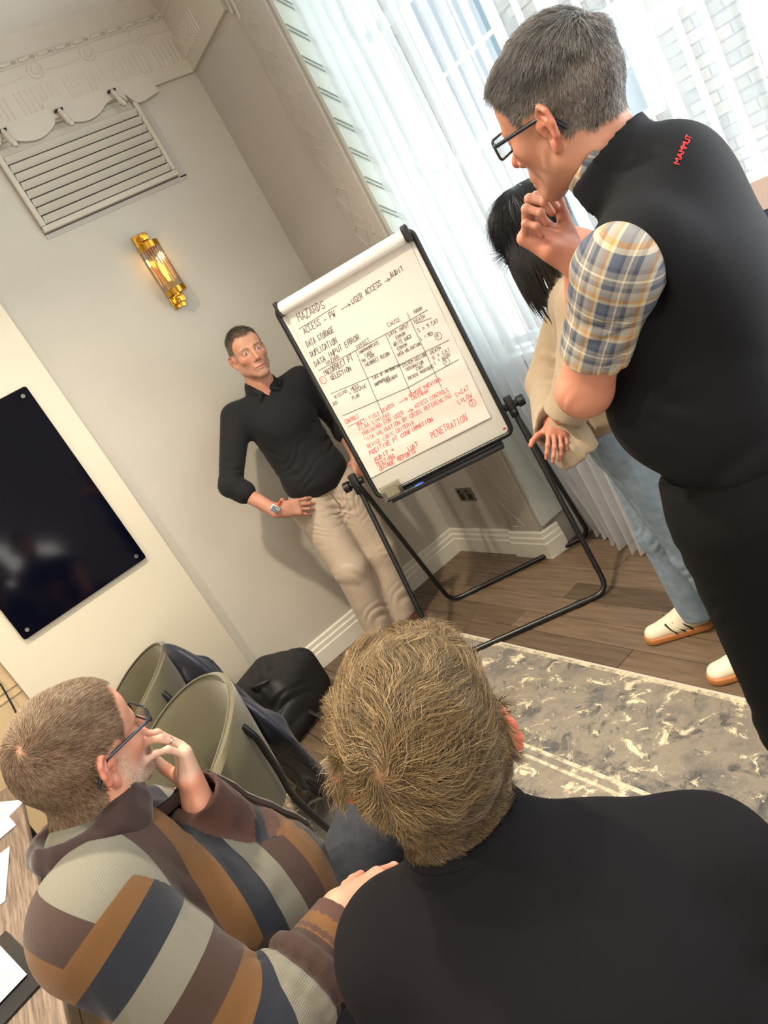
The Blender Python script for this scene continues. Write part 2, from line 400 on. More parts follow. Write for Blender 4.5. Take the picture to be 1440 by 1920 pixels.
# sheer curtains
def sheer(name, tint, tr):
    m = bpy.data.materials.new(name); m.use_nodes = True; nt = m.node_tree; nt.nodes.remove(nt.nodes['Principled BSDF']); out = nt.nodes['Material Output']; L = nt.links.new
    t = node(nt, 'ShaderNodeBsdfTransparent'); t.inputs['Color'].default_value = (1, 1, 1, 1)
    tl = node(nt, 'ShaderNodeBsdfTranslucent'); tl.inputs['Color'].default_value = lin(tint)
    df = node(nt, 'ShaderNodeBsdfDiffuse'); df.inputs['Color'].default_value = lin(tint)
    m1 = node(nt, 'ShaderNodeMixShader'); m1.inputs[0].default_value = .42; L(tl.outputs[0], m1.inputs[1]); L(df.outputs[0], m1.inputs[2])
    lw = node(nt, 'ShaderNodeLayerWeight', Blend=.35); mr = node(nt, 'ShaderNodeMapRange')
    L(lw.outputs['Facing'], mr.inputs['Value']); mr.inputs['To Min'].default_value = tr; mr.inputs['To Max'].default_value = .04
    m2 = node(nt, 'ShaderNodeMixShader'); L(mr.outputs['Result'], m2.inputs[0]); L(m1.outputs[0], m2.inputs[1]); L(t.outputs[0], m2.inputs[2]); L(m2.outputs[0], out.inputs[0])
    return m
m_sheer = sheer('sheer_voile', (240, 243, 248), .74)
def curtain(name, y0, y1, x0, amp, nf, label, seed, ztop=3.32):
    rs = np.random.RandomState(seed); n = int(nf*14); ph = np.cumsum(.6 + rs.rand(n+1)*.8); ph = ph/ph[-1]*nf*2*PI
    am = amp*(.5 + .5*np.convolve(rs.rand(n+21), np.ones(11)/11, 'same')[10:10+n+1]*1.6)
    zs = np.linspace(.012, ztop, 26); V = []; F = []
    for k, z in enumerate(zs):
        t = 1 - z/ztop
        for i in range(n+1):
            s = i/n; fl = 1 + .5*t
            yy = y0 + (y1-y0)*s + .012*math.sin(ph[i]*.5 + z*1.3)*t; xx = x0 + am[i]*fl*math.sin(ph[i] + .5*t*math.sin(seed + s*5)) + .01*math.sin(s*9+z*2) + .12*math.exp(-(z/.45)**2 - ((yy-2.76)/.22)**2)
            V.append((xx, yy, z + (.012*math.sin(ph[i]) + .012 if k == 0 else 0)))
    for k in range(25):
        for i in range(n): a = k*(n+1)+i; F.append((a, a+1, a+n+2, a+n+1))
    root = empty(name, label, 'curtain', (x0, (y0+y1)/2, 0), group='sheer curtains at the window')
    me = bpy.data.meshes.new('curtain_cloth'); me.from_pydata(V, [], F); link('curtain_cloth', me, m_sheer, root, True, True)
    hv = [v for v in V[:n+1]] + [(v[0], v[1], v[2]+.035) for v in V[:n+1]]
    hm = bpy.data.meshes.new('curtain_hem'); hm.from_pydata([(x-.003, y, z) for x, y, z in hv], [], [(i, i+1, n+2+i, n+1+i) for i in range(n)]); link('curtain_hem', hm, m_sheer, root, True, True)
    MB().box((x0-.03, min(y0, y1)-.02, ztop-.005), (x0+.03, max(y0, y1)+.02, ztop+.03)).build('curtain_track', m_white, root, world=True)
    return root
curtain('curtain', 2.86, 2.00, 2.20, .045, 11, 'white sheer voile curtain beside the pale reveal, behind the flip chart', 3)
curtain('curtain', 1.965, 1.15, 2.21, .045, 9, 'white sheer voile curtain behind the two standing listeners', 8)
# ================================================================ OBJECTS ON THE WALLS
m_glassboard = mat('navy_black_glass', (5, 7, 20), .08, spec=.28)
m_chrome = mat('chrome', (215, 215, 215), .18, metal=1)
wb = empty('glass_board', 'large glossy navy black glass board fixed to the cream panel', 'board', (.21, 3.68, 1.55))
def rrect(x0, z0, x1, z1, r, n=5):
    P = []
    for cx_, cz_, a0 in ((x1-r, z0+r, -90), (x1-r, z1-r, 0), (x0+r, z1-r, 90), (x0+r, z0+r, 180)):
        for i in range(n+1):
            a = math.radians(a0 + 90*i/n); P.append((cx_+r*math.cos(a), cz_+r*math.sin(a)))
    return P
W(MB().prism(rrect(-.110, 1.073, .529, 2.02, .012), .006, Matrix.Translation((0, 3.658, 0))), 'glass_sheet', m_glassboard, wb)
for x, z in ((.493, 1.985), (.492, 1.106), (-.075, 1.107), (-.075, 1.985)):
    W(MB().lathe([(.0001, 3.650), (.009, 3.650), (.0105, 3.652), (.0105, 3.68), (.0001, 3.68)], (x, 0, z), 18, 'y'), 'standoff_bolt', m_chrome, wb, smooth=True)

m_brass = mat('polished_brass', (214, 160, 62), .16, metal=1, bump=.03, bscale=40)
m_rod = glassy('glass_rod', (236, 228, 208), 2.2, .12)
m_bulb = mat('bulb_glow', (255, 190, 90), .5, emit=(255, 176, 70), es=5)
sc = empty('wall_sconce', 'brass wall sconce of clear glass rods, glowing above the presenter', 'lamp', (1.385, YB, 2.2))
sx = 1.383
W(MB().box((sx-.034, YB-.014, 2.012), (sx+.034, YB, 2.402)), 'backplate', m_brass, sc, bevel=.002)
for z0, z1 in ((2.352, 2.386), (2.028, 2.062)):
    W(MB().box((sx-.02, YB-.085, z0), (sx+.02, YB-.012, z1)), 'bracket_block', m_brass, sc, bevel=.003)
for z in (2.322, 2.085):
    W(MB().lathe([(.040, -.014), (.054, -.014), (.054, .014), (.040, .014), (.040, -.014)], (sx, YB-.068, z), 36), 'ring', m_brass, sc, smooth=True)
    W(MB().lathe([(.0001, .010 if z > 2.2 else -.010), (.045, .010 if z > 2.2 else -.010), (.045, .012 if z > 2.2 else -.012), (.0001, .012 if z > 2.2 else -.012)], (sx, YB-.068, z), 24), 'ring_plate', m_brass, sc)
for k in range(22):
    a = 2*PI*k/22
    W(MB().cyl((sx+.047*math.cos(a), YB-.068+.047*math.sin(a), 2.08), (sx+.047*math.cos(a), YB-.068+.047*math.sin(a), 2.328), .0042, 6), 'glass_rod', m_rod, sc, smooth=True)
W(MB().lathe([(.0001, 2.245), (.006, 2.24), (.0125, 2.215), (.013, 2.185), (.009, 2.16), (.008, 2.14), (.0001, 2.139)], (sx, YB-.068, 0), 14), 'bulb', m_bulb, sc, smooth=True)
l = bpy.data.lights.new('sconce_glow', 'POINT'); l.energy = .55; l.color = (1, .62, .28); l.shadow_soft_size = .02
lo = bpy.data.objects.new('sconce_glow', l); COL.objects.link(lo); lo.location = (sx, YB-.068, 2.262)

m_steel = mat('brushed_steel', (150, 145, 138), .35, metal=1)
sk = empty('power_socket', 'brushed steel double power socket low on the side wall', 'socket', (XW, 3.38, .39))
W(MB().box((XW-.008, 3.31, .348), (XW, 3.455, .434)), 'face_plate', m_steel, sk, bevel=.002)
for yc in (3.345, 3.42):
    W(MB().box((XW-.0095, yc-.02, .36), (XW-.0075, yc+.02, .40)), 'socket_insert', m_black, sk)
    W(MB().box((XW-.013, yc-.006+.012, .407), (XW-.0075, yc+.006+.012, .424)), 'rocker_switch', m_black, sk, bevel=.001)

# ================================================================ FLIP CHART EASEL
m_tube = mat('black_powder_coat', (16, 16, 18), .32, spec=.6)
m_wbd = mat('white_enamel_board', (222, 218, 205), .16, var=.02, spec=.6)
m_paper = mat('flip_chart_paper', (228, 217, 205), .8, var=.015, scale=2)
ea = empty('flip_chart_easel', 'black framed flip chart easel with a handwritten pad of hazards', 'easel', (1.757, 2.796, 0))
U = Vector((.76, -.65, 0)).normalized(); NN = Vector((U.y, -U.x, 0))
Vv = Vector((0, 0, 1)) - NN*.09; Vv.normalize(); NB = U.cross(Vv); NB = NB if NB.dot(NN) > 0 else -NB
B0 = Vector((1.757, 2.796, .8)) + NN*.075
BM = Matrix((U, NB, Vv)).transposed().to_4x4(); BM.translation = B0       # local: x = across, y = towards the room, z = up the board
def bp(u, v, d=0): return B0 + U*u + Vv*v + NB*d
# legs: two looped tube frames hinged at the knobs
KL, KR = Vector((1.426, 3.079, .899)), Vector((2.033, 2.560, .894))
A = fillet([KL, (1.226, 2.815, .024), (1.868, 2.323, .014), KR], .07)
Bf = fillet([KL+Vector((.012, .02, 0)), (1.638, 3.260, .014), (2.290, 2.782, .014), KR+Vector((.012, .02, 0))], .07)
W(MB().tube(A, .0125, 12), 'front_leg_frame', m_tube, ea, smooth=True)
W(MB().tube(Bf, .0125, 12), 'rear_leg_frame', m_tube, ea, smooth=True)
for P, Q in (((1.226, 2.815, .024), (1.868, 2.323, .014)), ((1.638, 3.260, .014), (2.290, 2.782, .014))):
    P, Q = Vector(P), Vector(Q)
    for t in (.17, .83):
        c = P.lerp(Q, t); d = (Q-P).normalized()*.022
        W(MB().tube([c-d, c+d], .0155, 10), 'rubber_foot', m_black, ea, smooth=True)
for K, s_ in ((KL, -1), (KR, 1)):
    W(MB().tube([K-U*.035*s_, K+U*.03*s_], .017, 16), 'hinge', m_black, ea, smooth=True)
    W(MB().tube([K+U*.028*s_, K+U*.034*s_, K+U*.062*s_, K+U*.066*s_], [.015, .026, .026, .02], 14), 'clamp_knob', m_black, ea, smooth=True)
    W(MB().tube([K, K+NN*.055+Vector((0, 0, -.03))], .012, 8), 'hinge_arm', m_black, ea, smooth=True)
    W(MB().box((-.018, -.02, -.05), (.018, .012, .05), Matrix.Translation(K+NN*.02) @ BM.to_3x3().to_4x4()), 'hinge_bracket', m_black, ea, bevel=.004)
# board
def BW(mb, name, m, parent=ea, **k):
    mb.v = [tuple(BM @ Vector(p)) for p in mb.v]; return W(mb, name, m, parent, **k)
u0, u1, v0, v1 = -.357, .322, .0, .962
BW(MB().box((u0+.008, -.012, v0+.008), (u1-.008, -.002, v1-.008)), 'whiteboard', m_wbd, bevel=.002)
fp = [(x, -.006, z) for x, z in rrect(u0, v0, u1, v1, .03)]
BW(MB().tube([Vector(p) for p in fp], .0125, 10, closed=True), 'board_frame', m_tube, smooth=True)
BW(MB().box((u0+.06, .004, -.038), (u1-.06, .055, -.032)).box((u0+.06, .052, -.038), (u1-.06, .056, -.018)).box((u0+.06, -.004, -.038), (u1-.06, .0, .0)), 'pen_tray', m_black, bevel=.001)
# paper clamp and rolled-over sheets
BW(MB().tube([(-.33, .024, .948), (.30, .024, .948)], .026, 20), 'clamp_roll', m_paper, smooth=True)
BW(MB().box((.285, -.01, .915), (.315, .055, .985)), 'clamp_end', m_black, bevel=.006); BW(MB().box((-.345, -.01, .915), (-.328, .05, .985)), 'clamp_end', m_black, bevel=.006)
BW(MB().tube([(-.326, .0255, .948), (.283, .0255, .948)], .0285, 24), 'rolled_sheet', mat('rolled_paper', (236, 230, 222), .75), smooth=True)
# pad: slightly wavy top sheet
nx, nz = 40, 60; V = []; F = []
def pz(u, v): return .0045 + .0022*math.sin(v*21 + u*4) * (1-.5*v) + .0016*math.sin(v*47+u*9+1) * (v < .62) + .0022*math.sin(u*7+v*5)
for j in range(nz+1):
    v = .104 + (.925-.104)*j/nz; sh = -.028*(1-j/nz)
    for i in range(nx+1):
        u = -.318 + sh*.95 + (.61-.002*0)*i/nx; u = min(u, .292 + sh*.8); V.append((u, pz(u, v), v))
for j in range(nz):
    for i in range(nx): a = j*(nx+1)+i; F.append((a, a+1, a+nx+2, a+nx+1))
pad_root = empty('paper_pad', None, None, (0, 0, 0)); pad_root.parent = ea; pad_root['label'] = 'flip chart paper pad with black and red handwriting'
BW(MB().add(V, F), 'top_sheet', m_paper, pad_root, smooth=True)
BW(MB().box((-.343, -.0005, .108), (.262, .0005, .93)).box((-.339, .0005, .112), (.266, .0015, .93)), 'under_sheets', m_paper, pad_root)
# handwriting: single-stroke capitals laid on the sheet
FONT = {'A':'00 26 40|12 32','B':'00 06 36 45 33 03|33 42 30 00','C':'45 26 05 01 20 41','D':'00 06 25 43 21 00','E':'46 06 00 40|03 33','F':'46 06 00|03 33','G':'45 26 04 01 20 41 43 23','H':'06 00|46 40|03 43',
 'I':'26 20','J':'46 41 20 01','K':'06 00|46 03 40','L':'06 00 40','M':'00 06 23 46 40','N':'00 06 40 46','O':'26 04 01 20 41 45 26','P':'00 06 36 44 23 03','Q':'26 04 01 20 41 45 26|22 40','R':'00 06 36 44 23 03|23 40',
 'S':'45 26 05 13 32 41 20 01','T':'06 46|26 20','U':'06 01 20 41 46','V':'06 20 46','W':'06 10 23 30 46','X':'06 40|46 00','Y':'06 23 46|23 20','Z':'06 46 00 40','1':'14 26 20','3':'05 26 45 33 42 20 01','4':'30 36 02 42','5':'46 06 04 34 42 20 00',
 '=':'04 44|02 42','-':'03 43','+':'03 43|25 21',' ':''}
TXT = """k|HAZARDS|-0.286|0.865|-0.148|0.858|0.0338
k|-|-0.304|0.838|-0.105|0.844|0.0000
k|ACCESS - PW|-0.291|0.807|-0.127|0.806|0.0275
k|>|-0.098|0.820|-0.050|0.821|0.0000
k|USER ACCESS|-0.041|0.814|0.113|0.825|0.0238
k|>|0.125|0.829|0.151|0.829|0.0000
k|AUDIT|0.158|0.829|0.222|0.832|0.0218
k|DATA STORAGE|-0.307|0.751|-0.166|0.752|0.0260
k|DUPLICATION|-0.313|0.706|-0.177|0.705|0.0261
k|DATA INPUT ERROR|-0.318|0.660|-0.081|0.674|0.0245
k|HAZARD|-0.269|0.645|-0.201|0.644|0.0163
k|-|-0.316|0.641|0.025|0.637|0.0000
k|-|0.025|0.637|0.233|0.640|0.0000
k|-|-0.126|0.638|-0.154|0.322|0.0000
k|-|0.025|0.637|0.004|0.355|0.0000
k|-|0.150|0.670|0.134|0.318|0.0000
k|-|-0.318|0.526|0.025|0.493|0.0000
k|-|0.025|0.493|0.256|0.485|0.0000
k|-|-0.319|0.415|0.008|0.388|0.0000
k|-|0.008|0.388|0.255|0.392|0.0000
k|INCORRECT PT|-0.304|0.604|-0.150|0.608|0.0262
k|SELECTION|-0.285|0.577|-0.181|0.572|0.0213
k|EFFECT|-0.115|0.639|-0.047|0.643|0.0161
k|INAPPROPRIATE|-0.119|0.615|-0.018|0.615|0.0145
k|CARE|-0.100|0.592|-0.062|0.591|0.0145
k|NO CARE|-0.122|0.578|-0.055|0.576|0.0146
k|INCORRECT RECORD|-0.121|0.555|0.004|0.550|0.0146
k|CAUSE|0.051|0.657|0.112|0.655|0.0159
k|DATA INPUT|0.035|0.619|0.133|0.617|0.0151
k|ERROR|0.057|0.594|0.104|0.593|0.0143
k|WRITE BACK|0.034|0.572|0.122|0.569|0.0152
k|ERROR|0.041|0.549|0.090|0.549|0.0144
k|DATA VALIDATION|0.029|0.527|0.140|0.524|0.0144
k|HARM|0.177|0.652|0.216|0.651|0.0157
k|DEATH|0.159|0.617|0.212|0.615|0.0158
k|-|0.163|0.612|0.231|0.602|0.0000
k|S = 5 CAT|0.155|0.574|0.253|0.571|0.0174
k|L = MED|0.150|0.540|0.210|0.537|0.0159
k|O|0.223|0.522|.0145|0|0
k|4|0.215|0.518|0.227|0.517|0.0158
k|MISSING|-0.310|0.496|-0.245|0.497|0.0165
k|MEDS|-0.226|0.492|-0.184|0.491|0.0164
k|+ DOSAGE|-0.242|0.478|-0.155|0.476|0.0164
k|PLAN|-0.241|0.455|-0.204|0.454|0.0164
k|AD|-0.333|0.472|-0.304|0.474|0.0165
k|LACK OF INFORMATION|-0.115|0.491|0.020|0.485|0.0138
k|INAPPROPRIATE|-0.125|0.461|-0.046|0.461|0.0138
k|TREATMENT|-0.076|0.449|-0.012|0.450|0.0138
k|SYSTEM DESIGN|0.024|0.475|0.140|0.471|0.0145
k|INTEGRATION|0.028|0.454|0.116|0.450|0.0137
k|CODE|0.073|0.435|0.108|0.435|0.0137
k|PRIVATE PROVIDERS|0.022|0.414|0.146|0.413|0.0145
k|DEATH|0.160|0.467|0.211|0.465|0.0159
k|S = CAT|0.156|0.443|0.241|0.440|0.0159
k|L = HIGH|0.154|0.422|0.232|0.422|0.0160
k|O|0.204|0.408|.0145|0|0
k|5|0.197|0.403|0.207|0.404|0.0143
r|O|-0.319|0.595|.0145|0|0
r|1|-0.325|0.591|-0.319|0.591|0.0131
r|CONTROLS|-0.324|0.374|-0.255|0.373|0.0199
r|-|-0.322|0.360|-0.239|0.360|0.0000
r|MULTI FIELD SEARCH|-0.281|0.341|-0.088|0.343|0.0166
r|>|-0.063|0.347|-0.021|0.349|0.0000
r|REMOVE PREVIOUS|-0.009|0.347|0.150|0.348|0.0162
r|CALENDAR|-0.006|0.331|0.078|0.327|0.0163
r|FLAG SIMILAR|-0.281|0.318|-0.124|0.314|0.0183
r|TRAINING FOR USER|-0.282|0.291|-0.065|0.292|0.0183
r|>|-0.050|0.295|-0.022|0.294|0.0000
r|ACCESS CONTROLS|-0.011|0.293|0.157|0.289|0.0179
r|DATA VALIDATION BY CROSS REFERENCING|-0.284|0.261|0.157|0.263|0.0183
r|DEVICE LOGIC CRITERIA|-0.288|0.230|-0.046|0.232|0.0184
r|POSITIVE PT CONFIRMATION|-0.294|0.199|0.036|0.206|0.0201
r|AUDIT +|-0.290|0.162|-0.182|0.166|0.0201
r|TESTING|-0.294|0.136|-0.195|0.136|0.0202
r|UAT|-0.127|0.134|-0.071|0.138|0.0216
r|OUTAGE REPORTS|-0.289|0.113|-0.098|0.114|0.0202
r|PENETRATION|-0.008|0.139|0.173|0.137|0.0296
r|S=CAT|0.171|0.253|0.241|0.255|0.0193
r|L=LOW|0.167|0.220|0.237|0.221|0.0194
r|O|0.223|0.197|.0145|0|0
r|3|0.215|0.191|0.225|0.191|0.0193"""
rw = random.Random(5)
def stroke(mb, pts, wd):
    for (a, b) in zip(pts[:-1], pts[1:]):
        a = Vector(a); b = Vector(b); d = b-a
        if d.length < 1e-5: continue
        d.normalize(); n = Vector((-d.y, d.x))*wd/2; a = a - d*wd*.3; b = b + d*wd*.3
        k = max(1, int((b-a).length/.02)); q = []
        for t in range(k+1):
            c = a.lerp(b, t/k)
            for s_ in (1, -1): p = c + n*s_; q.append((p.x, pz(p.x, p.y)+.0015, p.y))
        mb.add(q, [(2*t, 2*t+1, 2*t+3, 2*t+2) for t in range(k)])
inks = {'k': MB(), 'r': MB()}
for line in TXT.split('\n'):
    k, s_, a, b, c, d, h = line.split('|'); a, b, c, d, h = map(float, (a, b, c, d, h)); mb = inks[k]
    if s_ == '-': stroke(mb, [(a, b), ((a+c)/2, (b+d)/2 + rw.uniform(-.001, .001)), (c, d)], .0022); continue
    if s_ == '>':
        stroke(mb, [(a, b), (c, d)], .0022); stroke(mb, [(c-.012, d+.007), (c, d), (c-.011, d-.008)], .0022); continue
    if s_ == 'O':
        stroke(mb, [(a+c*math.cos(t*PI/8), b+c*1.15*math.sin(t*PI/8)) for t in range(17)], .0021); continue
    n = len(s_); adv = (c-a)/n; cw = adv*.72; wd = .0027 if h > .02 else .0019
    for i, ch in enumerate(s_):
        x0 = a + adv*i + rw.uniform(-.06, .06)*adv; y0 = b + (d-b)*i/n + rw.uniform(-.05, .05)*h; hh = h*rw.uniform(.88, 1.08)
        for st in FONT.get(ch, '').split('|'):
            if st: stroke(mb, [(x0 + int(q[0])/4*cw + int(q[1])/6*.12*hh + rw.uniform(-.03, .03)*hh, y0 + int(q[1])/6*hh + rw.uniform(-.03, .03)*hh) for q in st.split()], wd)
m_ink = {'k': mat('black_marker', (88, 82, 84), .7), 'r': mat('red_marker', (216, 86, 80), .7)}
o = BW(inks['k'], 'handwriting', m_ink['k'], pad_root); o['label'] = 'black marker handwriting'
o = BW(inks['r'], 'handwriting', m_ink['r'], pad_root); o['label'] = 'red marker handwriting'
m_bluecap = mat('blue_plastic', (40, 84, 190), .35); m_redcap = mat('red_print', (190, 40, 40), .5)
BW(MB().box((.288, -.0015, .026), (.304, -.0008, .031)).box((.291, -.0015, .032), (.301, -.0008, .034)), 'corner_mark', m_redcap)
# marker pens lying in the tray
for nm, u, lab in (('marker_pen', -.235, 'black marker pen with a clear blue cap lying in the easel tray'), ('marker_pen', -.30, 'short black marker pen at the left end of the easel tray')):
    e = empty(nm, lab, 'pen', tuple(bp(u, -.02, .03)), group=None)
    BW(MB().tube([(u-.02, .03, -.022), (u+.06, .03, -.022)], .008, 12), 'pen_barrel', m_black, e, smooth=True)
    BW(MB().tube([(u+.06, .03, -.022), (u+.064, .03, -.022), (u+.10, .03, -.022), (u+.104, .03, -.022)], [.008, .0088, .0088, .006], 12), 'pen_cap', m_bluecap if u > -.25 else m_black, e, smooth=True)
wp = empty('wiper_packet', 'clear plastic packet propped in the easel tray corner', 'packet', tuple(bp(-.30, .0, .02)))
BW(MB().box((-.335, .018, -.03), (-.23, .0195, .045)), 'film', glassy('clear_film', (235, 235, 225), 1.5, .1), wp)
BW(MB().box((-.315, .012, -.02), (-.25, .014, .034)), 'paper_insert', m_paper, wp)

# ================================================================ RUG
def rug_material():
    m = bpy.data.materials.new('rug_pile'); m.use_nodes = True; nt = m.node_tree; b = nt.nodes['Principled BSDF']; L = nt.links.new
    b.inputs['Roughness'].default_value = .95; b.inputs['Sheen Weight'].default_value = .25
    tc = node(nt, 'ShaderNodeTexCoord'); 
    def noise(sc_, det, rough=.6, dist=0, st=None):
        mp = node(nt, 'ShaderNodeMapping'); L(tc.outputs['Object'], mp.inputs[0]); 
        if st: mp.inputs['Scale'].default_value = st
        n = node(nt, 'ShaderNodeTexNoise', Scale=sc_, Detail=det, Roughness=rough, Distortion=dist); L(mp.outputs[0], n.inputs['Vector']); return n.outputs['Fac']
    def ramp(src, stops):
        r = node(nt, 'ShaderNodeValToRGB'); L(src, r.inputs[0]); e = r.color_ramp.elements
        e[0].position, e[0].color = stops[0][0], stops[0][1]; e[1].position, e[1].color = stops[-1][0], stops[-1][1]
        for p, c in stops[1:-1]: x = e.new(p); x.color = c
        return r.outputs['Color']
    def mix(f, a, c):
        x = node(nt, 'ShaderNodeMix', data_type='RGBA'); L(f, x.inputs['Factor']); L(a, x.inputs['A']); L(c, x.inputs['B']); return x.outputs['Result']
    base = ramp(noise(5, 6, .7), [(.35, lin((112, 103, 92))), (.5, lin((134, 124, 108))), (.65, lin((98, 93, 88)))])
    blue = ramp(noise(60, 3), [(.3, lin((54, 54, 56))), (.7, lin((94, 91, 86)))])
    cream = ramp(noise(70, 3), [(.3, lin((196, 178, 142))), (.7, lin((232, 216, 184)))])
    f1 = ramp(noise(9, 9, .78, .5), [(.53, (0, 0, 0, 1)), (.60, (1, 1, 1, 1))])
    f2 = ramp(noise(11, 10, .76, .8, (1.3, .9, 1)), [(.56, (0, 0, 0, 1)), (.60, (1, 1, 1, 1))])
    col = mix(f2, mix(f1, base, blue), cream)
    # floral medallions: rings of petals in rows
    vo = node(nt, 'ShaderNodeTexVoronoi', Scale=3.2, feature='F1'); mp = node(nt, 'ShaderNodeMapping'); L(tc.outputs['Object'], mp.inputs[0]); 
    nz_ = node(nt, 'ShaderNodeTexNoise', Scale=9.0, Detail=4.0); L(tc.outputs['Object'], nz_.inputs['Vector'])
    mm = node(nt, 'ShaderNodeMix', data_type='RGBA'); mm.inputs['Factor'].default_value = .14; L(mp.outputs[0], mm.inputs['A']); L(nz_.outputs['Color'], mm.inputs['B']); L(mm.outputs['Result'], vo.inputs['Vector'])
    rg = ramp(vo.outputs['Distance'], [(.0, (1, 1, 1, 1)), (.10, (0, 0, 0, 1)), (.24, (0, 0, 0, 1)), (.28, (1, 1, 1, 1)), (.33, (0, 0, 0, 1)), (.46, (0, 0, 0, 1))])
    brk = ramp(noise(14, 6, .7), [(.47, (0, 0, 0, 1)), (.53, (1, 1, 1, 1))])
    mu = node(nt, 'ShaderNodeMath', operation='MULTIPLY'); L(rg, mu.inputs[0]); L(brk, mu.inputs[1])
    col = mix(mu.outputs[0], col, cream)
    # border: pale guard stripes near the long edge
    sp = node(nt, 'ShaderNodeSeparateXYZ'); L(tc.outputs['Object'], sp.inputs[0])
    st = ramp(sp.outputs['X'], [(0, (0, 0, 0, 1)), (.001, (0, 0, 0, 1)), (1, (0, 0, 0, 1))])
    def band(lo, hi):
        a = node(nt, 'ShaderNodeMath', operation='GREATER_THAN'); L(sp.outputs['X'], a.inputs[0]); a.inputs[1].default_value = lo
        c = node(nt, 'ShaderNodeMath', operation='LESS_THAN'); L(sp.outputs['X'], c.inputs[0]); c.inputs[1].default_value = hi
        d = node(nt, 'ShaderNodeMath', operation='MULTIPLY'); L(a.outputs[0], d.inputs[0]); L(c.outputs[0], d.inputs[1])
        e = node(nt, 'ShaderNodeMath', operation='MULTIPLY'); L(d.outputs[0], e.inputs[0]); L(ramp(noise(20, 5, .7), [(.4, (.15, .15, .15, 1)), (.6, (.9, .9, .9, 1))]), e.inputs[1]); return e.outputs[0]
    for lo, hi in ((1.415, 1.44), (.985, 1.0), (.95, .962)): col = mix(band(lo, hi), col, cream)
    for lo, hi in ((1.0, 1.05),): col = mix(band(lo, hi), col, blue)
    L(col, b.inputs['Base Color'])
    n2 = node(nt, 'ShaderNodeTexNoise', Scale=420.0, Detail=2.0); L(tc.outputs['Object'], n2.inputs['Vector'])
    bpn = node(nt, 'ShaderNodeBump', Strength=.5, Distance=.003); L(n2.outputs['Fac'], bpn.inputs['Height']); L(bpn.outputs['Normal'], b.inputs['Normal'])
    return m
m_rug = rug_material()
rug = empty('area_rug', 'distressed cream, grey and blue floral area rug on the oak boards', 'rug', (0, 0, 0))
MB().prism([(-.2, 0), (1.432, 0), (1.438, .005), (1.432, .010), (-.2, .010)], 2.6, Matrix.Translation((0, .33, .0005))).build('rug_pile', m_rug, rug)
MB().box((-.2, 2.93, .0005), (1.438, 2.944, .010)).box((1.432, .33, .0006), (1.442, 2.944, .0095)).build('bound_edge', mat('rug_edge', (196, 188, 172), .95, bump=.5, bscale=300), rug)

# ================================================================ TABLE WITH PAPERS (lower left)
def wood_stripes():
    m = bpy.data.materials.new('striped_laminate'); m.use_nodes = True; nt = m.node_tree; b = nt.nodes['Principled BSDF']; L = nt.links.new
    tc = node(nt, 'ShaderNodeTexCoord'); mp = node(nt, 'ShaderNodeMapping'); L(tc.outputs['Object'], mp.inputs[0]); mp.inputs['Scale'].default_value = (70, 3, 10)
    n = node(nt, 'ShaderNodeTexNoise', Scale=2.2, Detail=6.0, Roughness=.65); L(mp.outputs[0], n.inputs['Vector'])
    r = node(nt, 'ShaderNodeValToRGB'); L(n.outputs['Fac'], r.inputs[0]); e = r.color_ramp.elements
    e[0].position, e[0].color = .35, lin((84, 70, 60)); e[1].position, e[1].color = .65, lin((136, 119, 105))
    L(r.outputs[0], b.inputs['Base Color']); b.inputs['Roughness'].default_value = .4; return m
tb = empty('meeting_table', 'grey brown striped wood meeting table strewn with papers', 'table', (-1.0, 2.0, 0))
W(MB().box((-1.7, 1.0, .715), (-.405, 3.12, .74)), 'tabletop', wood_stripes(), tb, bevel=.003)
for x, y in ((-.47, 1.1), (-.47, 3.0), (-1.6, 1.1), (-1.6, 3.0)): W(MB().tube([(x, y, .715), (x-.02, y, 0)], .02, 12), 'leg', m_black, tb, smooth=True)
m_sheet = mat('office_paper', (232, 230, 226), .8); m_print = mat('grey_print', (120, 118, 116), .8)
def sheet(cx_, cy_, rz, lab, z, sx_=.21, sy_=.297, lines=True):
    e = empty('paper_sheet', lab, 'paper', (cx_, cy_, z), rz)
    MB().box((-sx_/2, -sy_/2, 0), (sx_/2, sy_/2, .0012)).build('sheet', m_sheet, e)
    if lines:
        mb = MB()
        for i in range(16):
            y = sy_/2 - .03 - i*.0145
            if i % 6 == 5: continue
            x = -sx_/2+.02
            while x < sx_/2-.03:
                ww = random.uniform(.008, .022); mb.box((x, y, .0012), (min(x+ww, sx_/2-.02), y+.0035, .0014)); x += ww+.004
        mb.build('printed_text', m_print, e)
sheet(-.555, 2.93, .5, 'white printed sheet at the far end of the table', .7405)
sheet(-.520, 2.745, .15, 'small white slip overlapping the printed sheet', .7425, .15, .13, False)
sheet(-.60, 1.93, .25, 'printed sheet beside the striped jumper, lying on a black tablet', .7525)
tbl = empty('tablet', 'black tablet lying under the printed sheet on the table', 'tablet', (-.575, 1.89, .7405), .25)
MB().box((-.12, -.17, 0), (.12, .17, .008)).build('tablet_body', m_black, tbl, bevel=.003)
fo = empty('document_folder', 'pale blue grey document folder near the table edge', 'folder', (-.60, 2.42, .7405), -.1)
MB().box((-.12, -.16, 0), (.12, .16, .004)).build('cover', mat('folder_card', (176, 186, 192), .5), fo, bevel=.001)

